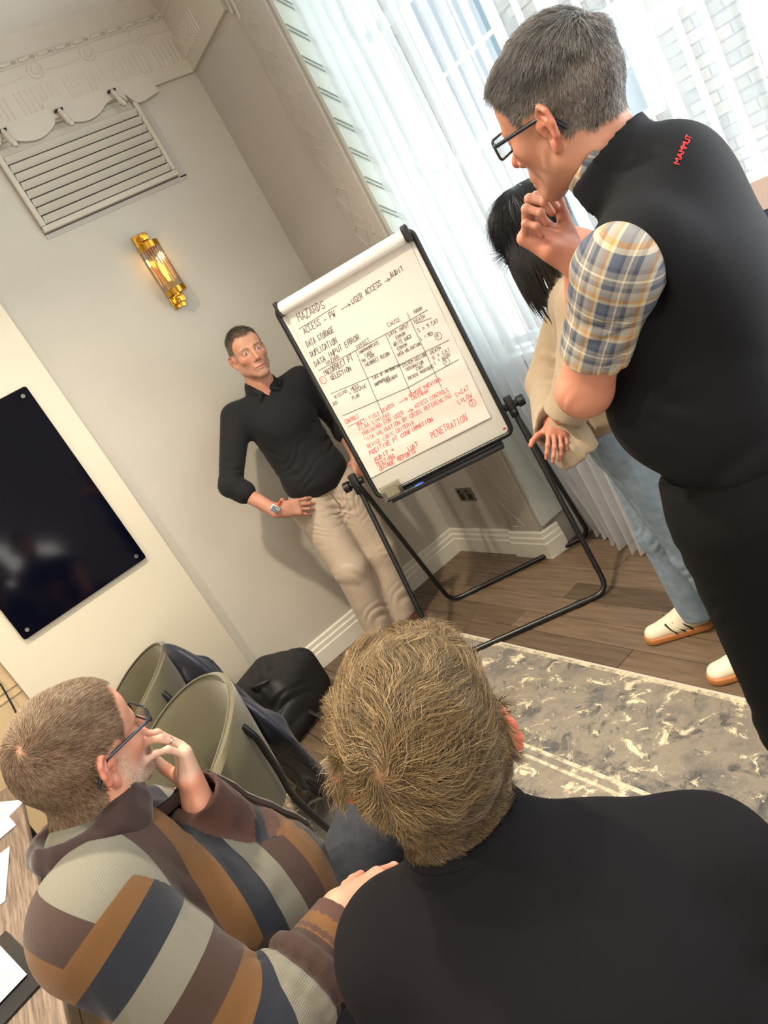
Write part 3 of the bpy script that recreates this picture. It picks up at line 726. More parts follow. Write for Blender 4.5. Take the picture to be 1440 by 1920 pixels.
# ================================================================ stack of printed boards at the right edge, by the window
pk = empty('brochure_stack', 'stack of pink topped packs and striped brochures at the window, right edge', 'brochures', (1.99, 1.0, 0))
cs = [((200, 182, 176), .075), ((62, 66, 112), .028), ((176, 178, 200), .010), ((70, 78, 120), .022), ((190, 194, 206), .008)] + [((178, 172, 166), .012), ((150, 150, 152), .005)]*5 + [((196, 200, 212), .02)]
zt = 1.405
W(MB().box((1.85, .70, 0), (2.13, 1.26, .98)), 'plinth', mat('grey_laminate', (120, 110, 100), .5), pk, bevel=.004)
tot = sum(c[1] for c in cs)
zt = 1.405
for i, (c, h) in enumerate(cs):
    j_ = .006*math.sin(i*2.3)
    W(MB().box((1.855+j_, .72, zt-h+.0005), (2.12+j_, 1.245+j_, zt)), 'pack', mat('brochure_card', c, .5), pk, bevel=.0008, seg=1); zt -= h
W(MB().box((1.855, .72, .98), (2.12, 1.245, zt)), 'carton', mat('carton_card', (170, 160, 150), .7), pk)
# ================================================================ BODY MODELLING: smooth blends of tapered forms, turned into one surface
import openvdb as vdb
f32 = np.float32
def V3(*a): return np.array(a if len(a) > 1 else a[0], float)
def nrm(v): v = np.asarray(v, float); return v/np.linalg.norm(v)
class Field:
    def __init__(s, lo, hi, h):
        s.lo = V3(lo); s.h = h; s.n = np.ceil((V3(hi)-s.lo)/h).astype(int)+1; s.a = np.full(s.n, 1.0, f32)
        s.ax = [(s.lo[i]+h*np.arange(s.n[i])).astype(f32) for i in range(3)]
    def sub(s, lo, hi):
        i0 = np.clip(np.floor((lo-s.lo)/s.h).astype(int), 0, s.n-1); i1 = np.clip(np.ceil((hi-s.lo)/s.h).astype(int)+1, 1, s.n)
        if np.any(i1 <= i0): return None
        sl = tuple(slice(a, b) for a, b in zip(i0, i1))
        return sl, s.ax[0][sl[0]][:, None, None], s.ax[1][sl[1]][None, :, None], s.ax[2][sl[2]][None, None, :]
    def comb(s, sl, d, k, mode):
        a = s.a[sl]
        if mode == 's': a, d = -a, d
        if k > 0: h = np.maximum(k-np.abs(a-d), 0)/k; r = np.minimum(a, d)-h*h*k*.25
        else: r = np.minimum(a, d)
        s.a[sl] = -r if mode == 's' else r
    def cap(s, a, b, ra, rb=None, k=.01, mode='u', sq=None):
        a, b = V3(a), V3(b); rb = ra if rb is None else rb; R = max(ra, rb)+k+2*s.h
        g = s.sub(np.minimum(a, b)-R, np.maximum(a, b)+R)
        if g is None: return s
        sl, X, Y, Z = g; ba = b-a; L2 = max(ba@ba, 1e-9)
        x, y, z = X-f32(a[0]), Y-f32(a[1]), Z-f32(a[2])
        t = np.clip((x*f32(ba[0])+y*f32(ba[1])+z*f32(ba[2]))/f32(L2), 0, 1)
        x = x-t*f32(ba[0]); y = y-t*f32(ba[1]); z = z-t*f32(ba[2])
        if sq is not None:
            n, q = nrm(sq[0]), sq[1]; c = (x*f32(n[0])+y*f32(n[1])+z*f32(n[2]))*f32(1/q-1)
            x = x+c*f32(n[0]); y = y+c*f32(n[1]); z = z+c*f32(n[2])
        d = np.sqrt(x*x+y*y+z*z)-(f32(ra)+t*f32(rb-ra))
        if sq is not None: d = d*f32(min(1, sq[1]**.5))
        s.comb(sl, d, k, mode); return s
    def ell(s, c, r, k=.01, mode='u', R=None):
        c, r = V3(c), V3(r); B = max(r)+k+2*s.h
        g = s.sub(c-B, c+B)
        if g is None: return s
        sl, X, Y, Z = g; x, y, z = X-f32(c[0]), Y-f32(c[1]), Z-f32(c[2])
        if R is not None: x, y, z = [x*f32(q[0])+y*f32(q[1])+z*f32(q[2]) for q in R]
        k0 = np.sqrt((x/f32(r[0]))**2+(y/f32(r[1]))**2+(z/f32(r[2]))**2); k1 = np.sqrt((x/f32(r[0]**2))**2+(y/f32(r[1]**2))**2+(z/f32(r[2]**2))**2)+1e-6
        s.comb(sl, k0*(k0-1)/k1, k, mode); return s
    def box(s, c, hs, rd=.005, k=.004, mode='u', R=None):
        c, hs = V3(c), V3(hs); B = np.linalg.norm(hs)+k+2*s.h+rd; g = s.sub(c-B, c+B)
        if g is None: return s
        sl, X, Y, Z = g; x, y, z = X-f32(c[0]), Y-f32(c[1]), Z-f32(c[2])
        if R is not None: x, y, z = [x*f32(q[0])+y*f32(q[1])+z*f32(q[2]) for q in R]
        q = [np.abs(v)-f32(hh-rd) for v, hh in zip((x, y, z), hs)]
        d = np.sqrt(sum(np.maximum(v, 0)**2 for v in q))+np.minimum(np.maximum(np.maximum(q[0], q[1]), q[2]), 0)-f32(rd)
        s.comb(sl, d, k, mode); return s
    def cut(s, c, n, rad, k=.003):
        """cut flat: removes what lies beyond the plane (c, n) within rad of c"""
        c, n = V3(c), nrm(n); g = s.sub(c-rad, c+rad)
        if g is None: return s
        sl, X, Y, Z = g; x, y, z = X-f32(c[0]), Y-f32(c[1]), Z-f32(c[2])
        p = x*f32(n[0])+y*f32(n[1])+z*f32(n[2]); rr = np.sqrt(x*x+y*y+z*z)-f32(rad)
        s.comb(sl, np.maximum(-p, rr), k, 's'); return s
    def disp(s, fn, lim=.03):
        X, Y, Z = s.ax[0][:, None, None], s.ax[1][None, :, None], s.ax[2][None, None, :]
        s.a = (s.a+fn(X, Y, Z)).astype(f32); return s
    def folds(s, c, d, wl, amp, rad, ph=0, warp=.35):
        """soft cloth creases round c, running across direction d"""
        c, d = V3(c), nrm(d); g = s.sub(c-rad*1.1, c+rad*1.1)
        if g is None: return s
        sl, X, Y, Z = g; x, y, z = X-f32(c[0]), Y-f32(c[1]), Z-f32(c[2])
        e = nrm(np.cross(d, [.31, .2, .93])); t = x*f32(d[0])+y*f32(d[1])+z*f32(d[2]); u = x*f32(e[0])+y*f32(e[1])+z*f32(e[2])
        w = np.exp(-(x*x+y*y+z*z)/f32((rad*.55)**2))
        v_ = x*f32(.7)+y*f32(-.5)+z*f32(.5)
        p = (t+f32(warp)*wl*(np.sin(u*f32(5/wl/3)+ph)+.9*np.sin(v_*f32(3.1/wl/2)+ph*2.3)+.6*np.sin((t+u)*f32(2.2/wl)+ph*4.1))+.5*u*np.sin(f32(ph)))*f32(2*PI/wl)
        m_ = np.clip(.55+.75*np.sin(u*f32(7/wl/4)+ph*3+v_*f32(4/wl/4))*np.sin(v_*f32(5/wl/4)+ph*1.7), 0, 1.1)
        s.a[sl] = s.a[sl]-f32(amp)*w*(np.abs(np.sin(p*.5+ph))**1.4*2-.9)*m_; return s
    def surf(s):
        g = vdb.FloatGrid(1.0); g.copyFromArray(s.a); P, Q = g.convertToQuads(isovalue=0)
        P = np.asarray(P, float)*s.h+s.lo; Q = np.asarray(Q, int)
        if len(Q):
            a, b, c = P[Q[:, 0]], P[Q[:, 1]], P[Q[:, 2]]
            if np.einsum('ij,ij->i', a, np.cross(b, c)).sum() < 0: Q = Q[:, ::-1]
        return P, Q
def sminmerge(parts):
    P = []; Q = []; n = 0
    for p, q in parts: P.append(p); Q.append(q+n); n += len(p)
    return np.concatenate(P), np.concatenate(Q)
def np_mesh(name, P, Q, attrs=None, smooth=True):
    me = bpy.data.meshes.new(name); nq = len(Q); w_ = Q.shape[1]
    me.vertices.add(len(P)); me.vertices.foreach_set('co', np.asarray(P, f32).ravel())
    me.loops.add(nq*w_); me.loops.foreach_set('vertex_index', np.asarray(Q, np.int32).ravel())
    me.polygons.add(nq); me.polygons.foreach_set('loop_start', np.arange(0, nq*w_, w_, dtype=np.int32))
    try: me.polygons.foreach_set('loop_total', np.full(nq, w_, np.int32))
    except Exception: pass
    me.update(calc_edges=True)
    for k, v in (attrs or {}).items():
        v = np.asarray(v, f32)
        if v.ndim == 1: a = me.attributes.new(k, 'FLOAT', 'POINT'); a.data.foreach_set('value', v)
        elif v.shape[1] == 3: a = me.attributes.new(k, 'FLOAT_VECTOR', 'POINT'); a.data.foreach_set('vector', v.ravel())
        else: a = me.attributes.new(k, 'FLOAT_COLOR', 'POINT'); a.data.foreach_set('color', v.ravel())
    if smooth: me.shade_smooth()
    return me
def sst(x, a, b): t = np.clip((x-a)/(b-a), 0, 1); return t*t*(3-2*t)
def lerp(a, b, t): return a*(1-t)+b*t
def C4(c): return np.array(lin(c))
def blend(col, c, w): return col*(1-w[:, None])+C4(c)[None]*w[:, None]
def noise3(P, s, seed=0):
    r = np.random.RandomState(seed); o = 0
    for i in range(6): k = r.randn(3)*s*(1+.35*i); o = o+np.sin(P@k+r.rand()*6.28)/(1+.3*i)
    return o/3.2
def frame(yaw, pitch=0, roll=0):
    """columns: the figure's right, forward, up in world space (yaw of forward from +X, degrees; pitch up; roll to its right)"""
    y, p, r = map(math.radians, (yaw, pitch, roll))
    f = V3(math.cos(y)*math.cos(p), math.sin(y)*math.cos(p), math.sin(p)); rt = V3(math.sin(y), -math.cos(y), 0); up = np.cross(rt, f)
    return np.stack([rt*math.cos(r)-up*math.sin(r), f, up*math.cos(r)+rt*math.sin(r)], 1)

def zline(x, y, rec=0):
    """height of the hairline at depth y (front +)"""
    z = np.interp(y, [-.13, -.06, -.035, -.022, -.012, .02, .034, .044, .056, .07, .11], [-.085, -.075, -.05, -.015, .022, .03, .012, .035, .058, .078, .088])
    return z+rec*sst(np.abs(x), .01, .045)*sst(y, .035, .06)*.02
def head(h=.0025, wide=1.0, nose=1.0, rec=0, neck=.055, neck_to=(0, -.045, -.19), ears=1.0, jaw=1.0, eyes_open=True):
    F = Field((-.125, -.15, -.21), (.125, .145, .15), h)
    W_ = wide
    F.ell((0, -.014, .034), (.077*W_, .099, .092), 0).ell((0, .042, .045), (.062*W_, .050, .056), .03).ell((0, .042, -.03), (.056*W_, .050, .062), .035)
    for s in (1, -1):
        F.cap((s*.050*jaw, -.005, -.055), (s*.016, .070, -.098), .020, .016, .03)
        F.ell((s*.042, .058, -.018), (.022, .020, .016), .02)
        F.cap((s*.010, .0915, .021), (s*.043, .078, .020), .0065, .007, .014)
    F.ell((0, .077, -.100), (.020, .016, .015), .02)
    F.cap((0, -.015, -.05), neck_to, neck, neck*1.05, .035)
    for s in (1, -1): F.ell((s*.031, .100, .004), (.0165, .014, .0105), .012, 's')
    for s in (1, -1): F.ell((s*.031, .0775, .0045), (.0145, .0135, .0125), .003)
    n_ = nose
    F.cap((0, .089, .012), (0, .105+.006*n_, -.026), .0070, .0095, .012); F.ell((0, .109+.007*n_, -.033), (.0108, .0105, .0095), .008)
    for s in (1, -1): F.ell((s*.0125, .0995, -.0375), (.0072, .0095, .0068), .006); F.ell((s*.0065, .106, -.0435), (.0035, .005, .003), .002, 's')
    F.ell((0, .086, -.067), (.027, .013, .020), .018)
    for i in range(-4, 4):
        f = lambda t: (t*.0055, .0985-abs(t)**1.7*.0009, -.0665-.0010*abs(t)**.9)
        F.cap(f(i), f(i+1), .0042, .0042, .005)
        g_ = lambda t: (t*.0048, .0965-abs(t)**1.7*.0009, -.0755)
        F.cap(g_(i), g_(i+1), .0045, .0045, .006)
    for i in range(-5, 5):
        f = lambda t: (t*.0052, .1025-abs(t)**1.6*.0009, -.0710-.0004*abs(t))
        F.cap(f(i), f(i+1), .0016, .0016, .003, 's')
    if ears:
        for s in (1, -1):
            # ear: rim, bowl, ridge, lobe; flares back from the side of the head
            a = math.radians(28); ex = V3(s*math.cos(a), math.sin(a), 0)   # outward normal of the ear's plate
            ey = V3(-s*math.sin(a), math.cos(a), 0); ez = V3(0, 0, 1); t = math.radians(-10); ey, ez = ey*math.cos(t)-ez*math.sin(t), ez*math.cos(t)+ey*math.sin(t)
            Rr = (ex, ey, ez); o = V3(s*.079*W_, -.016, -.004)
            P = lambda u, v, w_=0: o+ey*u*ears+ez*v*ears+ex*w_
            F.ell(P(-.001, .003), (.0055, .0175*ears, .031*ears), .007, R=Rr)
            F.cap(V3(s*.071*W_, -.004, .004), P(.006, .0), .011, .006, .012)
            rim = [P(.010, .010, .001), P(.012, .022, .003), P(.002, .033, .004), P(-.011, .027, .004), P(-.018, .010, .004), P(-.016, -.008, .003), P(-.008, -.022, .001)]
            for p, q in zip(rim[:-1], rim[1:]): F.cap(p, q, .0038, .0038, .004)
            F.ell(P(-.001, -.027), (.0055, .009, .010), .006, R=Rr)
            F.ell(P(.001, -.006, .006), (.0075, .0095, .0125), .003, 's', R=Rr); F.ell(P(-.002, .019, .006), (.005, .010, .009), .003, 's', R=Rr)
            F.cap(P(-.010, -.008, .004), P(-.006, .012, .004), .0028, .0028, .004); F.cap(P(-.006, .012, .004), P(.004, .020, .004), .0026, .0022, .003)
            F.ell(P(.011, -.006, .003), (.004, .0045, .006), .004, R=Rr)
    return F
def head_colors(P, skin, hair, rec=0, nape=0, stub=None, stubw=.5, brow=None, flush=(190, 108, 90), scalp=.75):
    x, y, z = P.T; n = len(P); col = np.tile(C4(skin), (n, 1)); ax = np.abs(x)
    fl = np.exp(-(((ax-.042)/.022)**2+((z+.03)/.025)**2))*(y > .03)*.45+np.exp(-((x/.014)**2+((z+.033)/.014)**2))*(y > .09)*.5
    ear = sst(ax, .078, .086)*sst(z, -.05, -.03)*.6; col = blend(col, flush, np.clip(fl+ear, 0, .7))
    col = blend(col, (176, 92, 84), np.exp(-((ax/.023)**4+((z+.0715)/.008)**2))*(y > .082)*.75)
    col = blend(col, (90, 42, 38), np.exp(-((ax/.024)**6+((z+.0712)/.0017)**2))*(y > .082)*.8)
    # eyes
    ex = (ax-.031)/.0135; ez = (z-.0045)/.0048; em = (ex**2+ez**2 < 1-.0*ex)&(y > .078)
    col[em] = C4((205, 196, 190)); ir = (((ax-.031)**2+(z-.0045)**2) < .0046**2)&em; col[ir] = C4((52, 42, 38))
    lid = np.exp(-((ex*ex+ez*ez)**.5-1.05)**2/.03)*(y > .075)*(ax > .012); col = blend(col, (104, 62, 50), lid*.7)
    b = np.exp(-(((z-(.024-.10*(ax-.03)**2/.01))/.0042)**2))*sst(ax, .010, .016)*(1-sst(ax, .044, .052))*(y > .06); col = blend(col, brow or hair, b*.85)
    if stub is not None:
        sb = sst(-z, .035, .06)*sst(y, -.005, .02)*(1-sst(-z, .12, .135))*(1-np.exp(-((x/.02)**2+((z+.071)/.009)**2))); sb = np.maximum(sb, sst(-z, -.02, .03)*sst(y, .0, .015)*(1-sst(y, .03, .045))*(ax > .05)*.8)
        sb = np.maximum(sb, np.exp(-((z+.056)/.007)**2)*(ax < .03)*(y > .07)*.8)
        col = blend(col, stub, sb*stubw*(.75+.35*noise3(P, 900, 3)))
    m = sst(z-zline(x, y, rec)-nape*sst(-y, .02, .05), -.005, .006)*(ax < .082); col = blend(col, hair, m*scalp)
    return np.clip(col, 0, 1)
def strands(P, Q, wfn, N, L, seg, rad, seed, whorl, lift=.5, swirl=.6, wav=.3, clump=60, grav=.3, cols=None, lenfn=None, gdir=(0, 0, -1), fwd=0, fine_=.16):
    """short hair as many fine tapered tubes rooted on the scalp; flow runs away from the whorl"""
    r = np.random.RandomState(seed); T = np.concatenate([Q[:, [0, 1, 2]], Q[:, [0, 2, 3]]]); a, b, c = P[T[:, 0]], P[T[:, 1]], P[T[:, 2]]
    cr = np.cross(b-a, c-a); ar = np.linalg.norm(cr, axis=1); ctr = (a+b+c)/3; pr = ar*wfn(ctr); pr = pr/pr.sum()
    idx = r.choice(len(T), N, p=pr); u, v = r.rand(2, N); sw = u+v > 1; u[sw], v[sw] = 1-u[sw], 1-v[sw]
    p = a[idx]+(b[idx]-a[idx])*u[:, None]+(c[idx]-a[idx])*v[:, None]; n = cr[idx]/(ar[idx][:, None]+1e-12)
    d = p-V3(whorl); dist = np.linalg.norm(d, axis=1); d = d-n*np.einsum('ij,ij->i', d, n)[:, None]; d /= np.linalg.norm(d, axis=1)[:, None]+1e-9
    sww = swirl*np.exp(-dist/.05); d = d+np.cross(n, d)*sww[:, None]+V3(0, fwd, 0)*sst(p[:, 2], .03, .09)[:, None]; 
    cl = np.stack([noise3(p, clump, seed+i) for i in range(3)], 1); fine = r.randn(N, 3)*fine_
    d = d+cl*wav+fine; d = d-n*np.einsum('ij,ij->i', d, n)[:, None]; d /= np.linalg.norm(d, axis=1)[:, None]+1e-9
    ln = L*(lenfn(p) if lenfn else 1)*(.7+.5*r.rand(N)); step = ln/seg
    pts = [p-n*.001]; cur = n*lift+d*(1-lift*.6); cur /= np.linalg.norm(cur, axis=1)[:, None]
    ph = r.rand(N)*1.2+5*noise3(p, clump*.7, seed+3); side = np.cross(d, n)
    for i in range(seg):
        q = pts[-1]+cur*step[:, None]; pts.append(q)
        t = (i+1)/seg; cur = cur*.62+d*.38-n*.10*t+V3(gdir)*grav*t*.4+side*(wav*.62*np.sin(ph+t*7))[:, None]+np.stack([noise3(q, clump*1.3, seed+9+j) for j in range(3)], 1)*wav*.25
        cur /= np.linalg.norm(cur, axis=1)[:, None]
    S = np.stack(pts, 1); K = seg+1; tan = np.gradient(S, axis=1); tan /= np.linalg.norm(tan, axis=2)[..., None]+1e-9
    e1 = np.cross(tan, n[:, None, :]); e1 /= np.linalg.norm(e1, axis=2)[..., None]+1e-9; e2 = np.cross(tan, e1)
    rr = rad*(1-.8*(np.linspace(0, 1, K)**1.5))[None, :, None]*(.7+.6*r.rand(N))[:, None, None]
    ring = np.stack([S+(e1*math.cos(q)+e2*math.sin(q))*rr for q in (0, 2*PI/3, 4*PI/3)], 2)
    VV = ring.reshape(-1, 3); base = (np.arange(N)*K*3)[:, None, None]+(np.arange(seg)*3)[None, :, None]
    Fq = []
    for k in range(3): k2 = (k+1) % 3; Fq.append(np.stack([base[..., 0]+k, base[..., 0]+k2, base[..., 0]+3+k2, base[..., 0]+3+k], -1))
    Fq = np.stack(Fq, 2).reshape(-1, 4)
    cc = np.stack([C4(q) for q in cols]); wi = r.rand(N)*.75+.25*(noise3(p, clump*.8, seed+5)*.5+.5); ci = np.clip((wi*len(cols)).astype(int), 0, len(cols)-1)
    cv = np.repeat(cc[ci], K*3, axis=0)
    return VV, Fq, cv
m_skin = mat('skin', (205, 150, 125), .48, attr='Col', spec=.4, sss=.12, bump=.12, bscale=700, var=.06, scale=90, bdist=.0006)
m_hair = mat('hair_strands', (120, 100, 70), .45, attr='Col', spec=.35)
def stamp(F, H, R, T, sc=1.0, k=.012):
    """blend the head field H (own axes) into the body field F"""
    T = V3(T); g = F.sub(T-.24*sc, T+.24*sc); sl, X, Y, Z = g
    X, Y, Z = np.broadcast_arrays(X-f32(T[0]), Y-f32(T[1]), Z-f32(T[2])); Rf = R.astype(f32)/f32(sc)
    q = [(X*Rf[0, i]+Y*Rf[1, i]+Z*Rf[2, i]-f32(H.lo[i]))/f32(H.h) for i in range(3)]
    ok = np.ones(X.shape, bool)
    for i in range(3): ok &= (q[i] > 0)&(q[i] < H.n[i]-1.001)
    i0 = [np.clip(v[ok].astype(np.int32), 0, H.n[j]-2) for j, v in enumerate(q)]; fr = [v[ok]-a for v, a in zip(q, i0)]; A = H.a; r = 0
    for dx in (0, 1):
        for dy in (0, 1):
            for dz in (0, 1): r = r+(fr[0] if dx else 1-fr[0])*(fr[1] if dy else 1-fr[1])*(fr[2] if dz else 1-fr[2])*np.minimum(A[i0[0]+dx, i0[1]+dy, i0[2]+dz], .05)
    d = np.full(X.shape, 1.0, f32); d[ok] = r*sc; F.comb(sl, d, k, 'u')
def make_body(root, F, H, R, T, sc, skin, tips, **hk):
    stamp(F, H, R, T, sc); P, Q = F.surf(); col = skin_cols(P, skin, tips=tips); L_ = (P-V3(T))@R/sc
    m = (np.abs(L_[:, 0]) < .12)&(np.abs(L_[:, 1]) < .15)&(L_[:, 2] > -.15); hc = head_colors(L_[m], skin, **hk); w_ = sst(L_[m][:, 2], -.15, -.12)[:, None]; col[m] = col[m]*(1-w_)+hc*w_
    return put('body', (P, Q), m_skin, root, {'Col': col})
def person(label, loc, group=None): return empty('person', label, 'person', loc)
def put(name, PQ, m, root, attrs=None, R=None, T=None, **k):
    P, Q = PQ
    if R is not None: P = P@R.T+V3(T)
    o = link(name, np_mesh(name, P, Q, attrs), m, root, False, True); return o

FING = [(.029, .088, .044, .026, .021, .0085), (.0095, .092, .049, .030, .022, .0088), (-.0105, .089, .045, .028, .022, .0083), (-.029, .080, .035, .021, .019, .0073)]
def hand(F, W0, Yd, Zd, s=1, curls=((20, 30, 20),)*4, thumb=((.75, .55, -.35), (.5, .8, -.3), (.3, .95, -.2)), spread=(5, 1, -3, -8), sc=1.0, k=.004, forearm=None, nails=None):
    """hand blended into field F: wrist W0, Yd towards the fingers, Zd out of the back of the hand, s=+1 when the thumb is on the +X side"""
    Yd = nrm(Yd); Zd = V3(Zd); Zd = nrm(Zd-Yd*(Zd@Yd)); Xd = np.cross(Yd, Zd)
    P = lambda x, y, z: V3(W0)+(Xd*x*s+Yd*y+Zd*z)*sc
    D = lambda x, y, z: Xd*x*s+Yd*y+Zd*z
    sq = (Zd, .55)
    F.cap(P(.0, -.005, 0), P(0, .03, 0), .029*sc, .034*sc, .01, sq=sq)
    for x0, x1 in ((.012, .026), (.002, .009), (-.006, -.010), (-.013, -.026)): F.cap(P(x0, .012, 0), P(x1, .083, 0), .0165*sc, .0135*sc, .012)
    F.ell(P(.022, .035, -.010), (.015*sc,)*3, .014); F.ell(P(-.022, .03, -.008), (.013*sc,)*3, .014)
    tips = []
    for i, (x, y, a, b, c, r) in enumerate(FING):
        p = P(x, y, 0); an = 0; cu = curls[i % len(curls)]; sp = math.radians(spread[i])
        for j, L_ in enumerate((a, b, c)):
            an += math.radians(cu[j]); d = D(math.sin(sp)*math.cos(an), math.cos(sp)*math.cos(an), -math.sin(an))
            q = p+d*L_*sc; r0 = r*(1-.1*j)*sc; F.cap(p, q, r0, r0*.92, k); 
            if j: F.ell(p, (r0*1.07,)*3, .003)
            p = q
        tips.append((p, d))
    p = P(.026, .018, -.008); rs = (.0135, .0112, .0102, .0088)
    for j, (dv, L_) in enumerate(zip(thumb, (.045, .034, .027))):
        d = nrm(D(*dv)); q = p+d*L_*sc; F.cap(p, q, rs[j]*sc, rs[j+1]*sc, .008 if j == 0 else k); p = q
    tips.append((p, d))
    if forearm is not None:
        e, re, rw = forearm; F.cap(e, P(0, -.018, 0), re, rw, .015); F.cap(P(0, -.018, 0), P(0, .01, 0), rw, .028*sc, .015, sq=(Zd, .75))
    return tips
def skin_cols(P, skin, flush=(184, 112, 94), tips=(), fr=.02):
    col = np.tile(C4(skin), (len(P), 1)); col = blend(col, flush, np.clip(.25+.25*noise3(P, 45, 2), 0, .5))
    for t, d in tips: col = blend(col, flush, np.exp(-((P-t)**2).sum(1)/fr**2)*.6)
    return np.clip(col, 0, 1)
def glasses(parent, R, T, m, sz=1.0, rect=(.0255, .017), hgt=.006, thick=.0022, xo=.032, yo=.108, earx=.079, eary=-.018, wide_temple=1.0, lens=None):
    g = empty('glasses', None, None, tuple(V3(T))); g.parent = parent; g.location = Vector(V3(T))-parent.location
    RT = lambda p: V3(T)+R@V3(p)
    for s in (1, -1):
        pts = []
        for cx_, cz_, a0 in ((1, -1, -90), (1, 1, 0), (-1, 1, 90), (-1, -1, 180)):
            rr = .007
            for i in range(5):
                a = math.radians(a0+22.5*i); x = s*xo+cx_*(rect[0]-rr)+rr*math.cos(a); z = hgt+cz_*(rect[1]-rr)+rr*math.sin(a); pts.append(RT((x, yo-abs(x)*.10-abs(x-s*.0)*.0, z)))
        W(MB().tube([tuple(p) for p in pts], thick, 8, closed=True), 'lens_rim', m, g, smooth=True)
        mb = MB(); mb.add([tuple(p) for p in pts], [tuple(range(len(pts)))]); W(mb, 'lens', lens or glassy('spectacle_lens', (238, 242, 240), .6, .03), g)
        xt = s*(xo+rect[0])
        tp = [RT(p) for p in ((xt, yo-.006, hgt+rect[1]*.55), (s*(earx-.001), yo-.02, hgt+rect[1]*.5), (s*earx, .03, hgt+.010), (s*(earx+.001), -.012, hgt+.011), (s*(earx+.0), -.028, hgt-.002), (s*(earx-.003), -.040, hgt-.022))]
        tp[0] = RT((xt, yo-.008, hgt+rect[1]*.55))
        W(MB().tube([tuple(p) for p in fillet(tp, .012)], thick*1.1*wide_temple, 8), 'temple_arm', m, g, smooth=True)
    W(MB().tube([tuple(RT(p)) for p in ((-.008, yo-.001, hgt+.004), (0, yo+.002, hgt+.007), (.008, yo-.001, hgt+.004))], thick*1.1, 8), 'bridge', m, g, smooth=True)
    return g
# ================================================================ PRESENTER by the flip chart
m_chino = mat('stone_chinos', (186, 168, 149), .8, var=.05, scale=20, bump=.25, bscale=500, sheen=.1)
m_knit = mat('black_knit', (15, 15, 18), .9, bump=.3, bscale=600, sheen=.05)
m_brown = mat('brown_leather', (70, 40, 30), .45)
pr = person('man in a black polo jumper and stone chinos, hand on hip beside the flip chart', (1.40, 3.39, 0))
R1 = frame(-104); r_, f_, u_ = R1.T; c0 = V3(1.405, 3.42, 0)
def at1(a, b, z): return c0+r_*a+f_*b+V3(0, 0, z)
shR, shL = at1(.185, -.0, 1.425), at1(-.185, 0, 1.415)
elR, wrR = V3(1.005, 3.42, 1.17), V3(1.112, 3.312, .955)
elL, wrL = V3(1.70, 3.47, 1.13), V3(1.615, 3.345, .93)
RH = frame(-99, 2, -3); TH = V3(1.412, 3.36, 1.648)
HF = head(rec=.6, wide=.97); hp = HF.surf(); hp = (hp[0]*1.05, hp[1])
F = Field((.96, 3.18, .80), (1.79, 3.56, 1.86), .0029)
F.cap(at1(0, 0, 1.05), at1(0, 0, 1.33), .115, .135, .05, sq=(f_, .6)).cap(shR, shL, .05, .05, .05).cap(at1(0, 0, 1.36), at1(0, .02, 1.54), .07, .056, .03)
F.cap(shR, elR, .045, .040, .02).cap(shL, elL, .045, .040, .02)
t1 = hand(F, wrR, (.90, .02, -.42), (-.15, -.9, .35), -1, curls=((4, 12, 8), (5, 14, 8), (8, 16, 10), (12, 18, 10)), thumb=((.55, .5, -.75), (.2, .6, -.9), (.1, .7, -.8)), forearm=(elR, .040, .030), sc=1.14)
t2 = hand(F, wrL, (-.55, -.35, -.75), (.5, -.75, .2), 1, curls=((15, 25, 15),)*4, forearm=(elL, .040, .027))
make_body(pr, F, HF, RH, TH, 1.05, (204, 150, 124), t1+t2, hair=(92, 84, 76), rec=.6, stub=(150, 118, 104), stubw=.35, brow=(88, 66, 52))
# jumper
F = Field((.93, 3.18, .82), (1.80, 3.60, 1.56), .0048)
F.cap(at1(0, 0, .93), at1(0, .0, 1.32), .158, .170, .05, sq=(f_, .64)).cap(at1(.10, 0, 1.385), at1(-.10, 0, 1.385), .085, .085, .06, sq=(f_, .85))
F.ell(at1(0, .045, 1.30), (.14, .09, .11), .05, R=(r_, f_, u_)).ell(at1(0, .035, .98), (.162, .118, .12), .05, R=(r_, f_, u_))
for sh, el, wr, s in ((shR, elR, wrR, 1), (shL, elL, wrL, -1)):
    F.cap(sh, el, .074, .056, .05); d = nrm(wr-el); F.cap(el, el+d*.085, .056, .053, .02)
    F.cut(el+d*.075, d, .07); F.cap(el+d*.055, el+d*.072, .058, .057, .006)
    F.folds(lerp(sh, el, .75), nrm(el-sh), .028, .004, .16, 1.1+s); F.folds(el, d, .022, .004, .1, 2.2)
F.cut(at1(0, 0, .885), (-.1, 0, -1), .3)
for z, rr in ((1.455, .074), (1.475, .070), (1.492, .068)): F.cap(at1(.012, .0, z), at1(-.012, .0, z+.004), rr, rr, .012, sq=(f_, 1.0))
F.cap(at1(0, -.0, 1.45), at1(0, .018, 1.60), .058, .058, .006, 's')
F.cap(at1(.0, .075, 1.50), at1(0, .080, 1.44), .012, .004, .008, 's')
for s in (1, -1): F.cap(at1(s*.062, .03, 1.492), at1(s*.030, .088, 1.462), .014, .011, .008); F.cap(at1(s*.030, .088, 1.462), at1(s*.052, .088, 1.440), .011, .009, .008)
F.folds(at1(.05, .1, 1.02), (0, .1, 1), .05, .007, .22, .4).folds(at1(-.1, .08, 1.1), (.5, 0, 1), .06, .006, .2, 2.0).folds(at1(.12, .06, 1.25), (.8, 0, .6), .05, .005, .14, 1.0)
put('jumper', F.surf(), m_knit, pr)
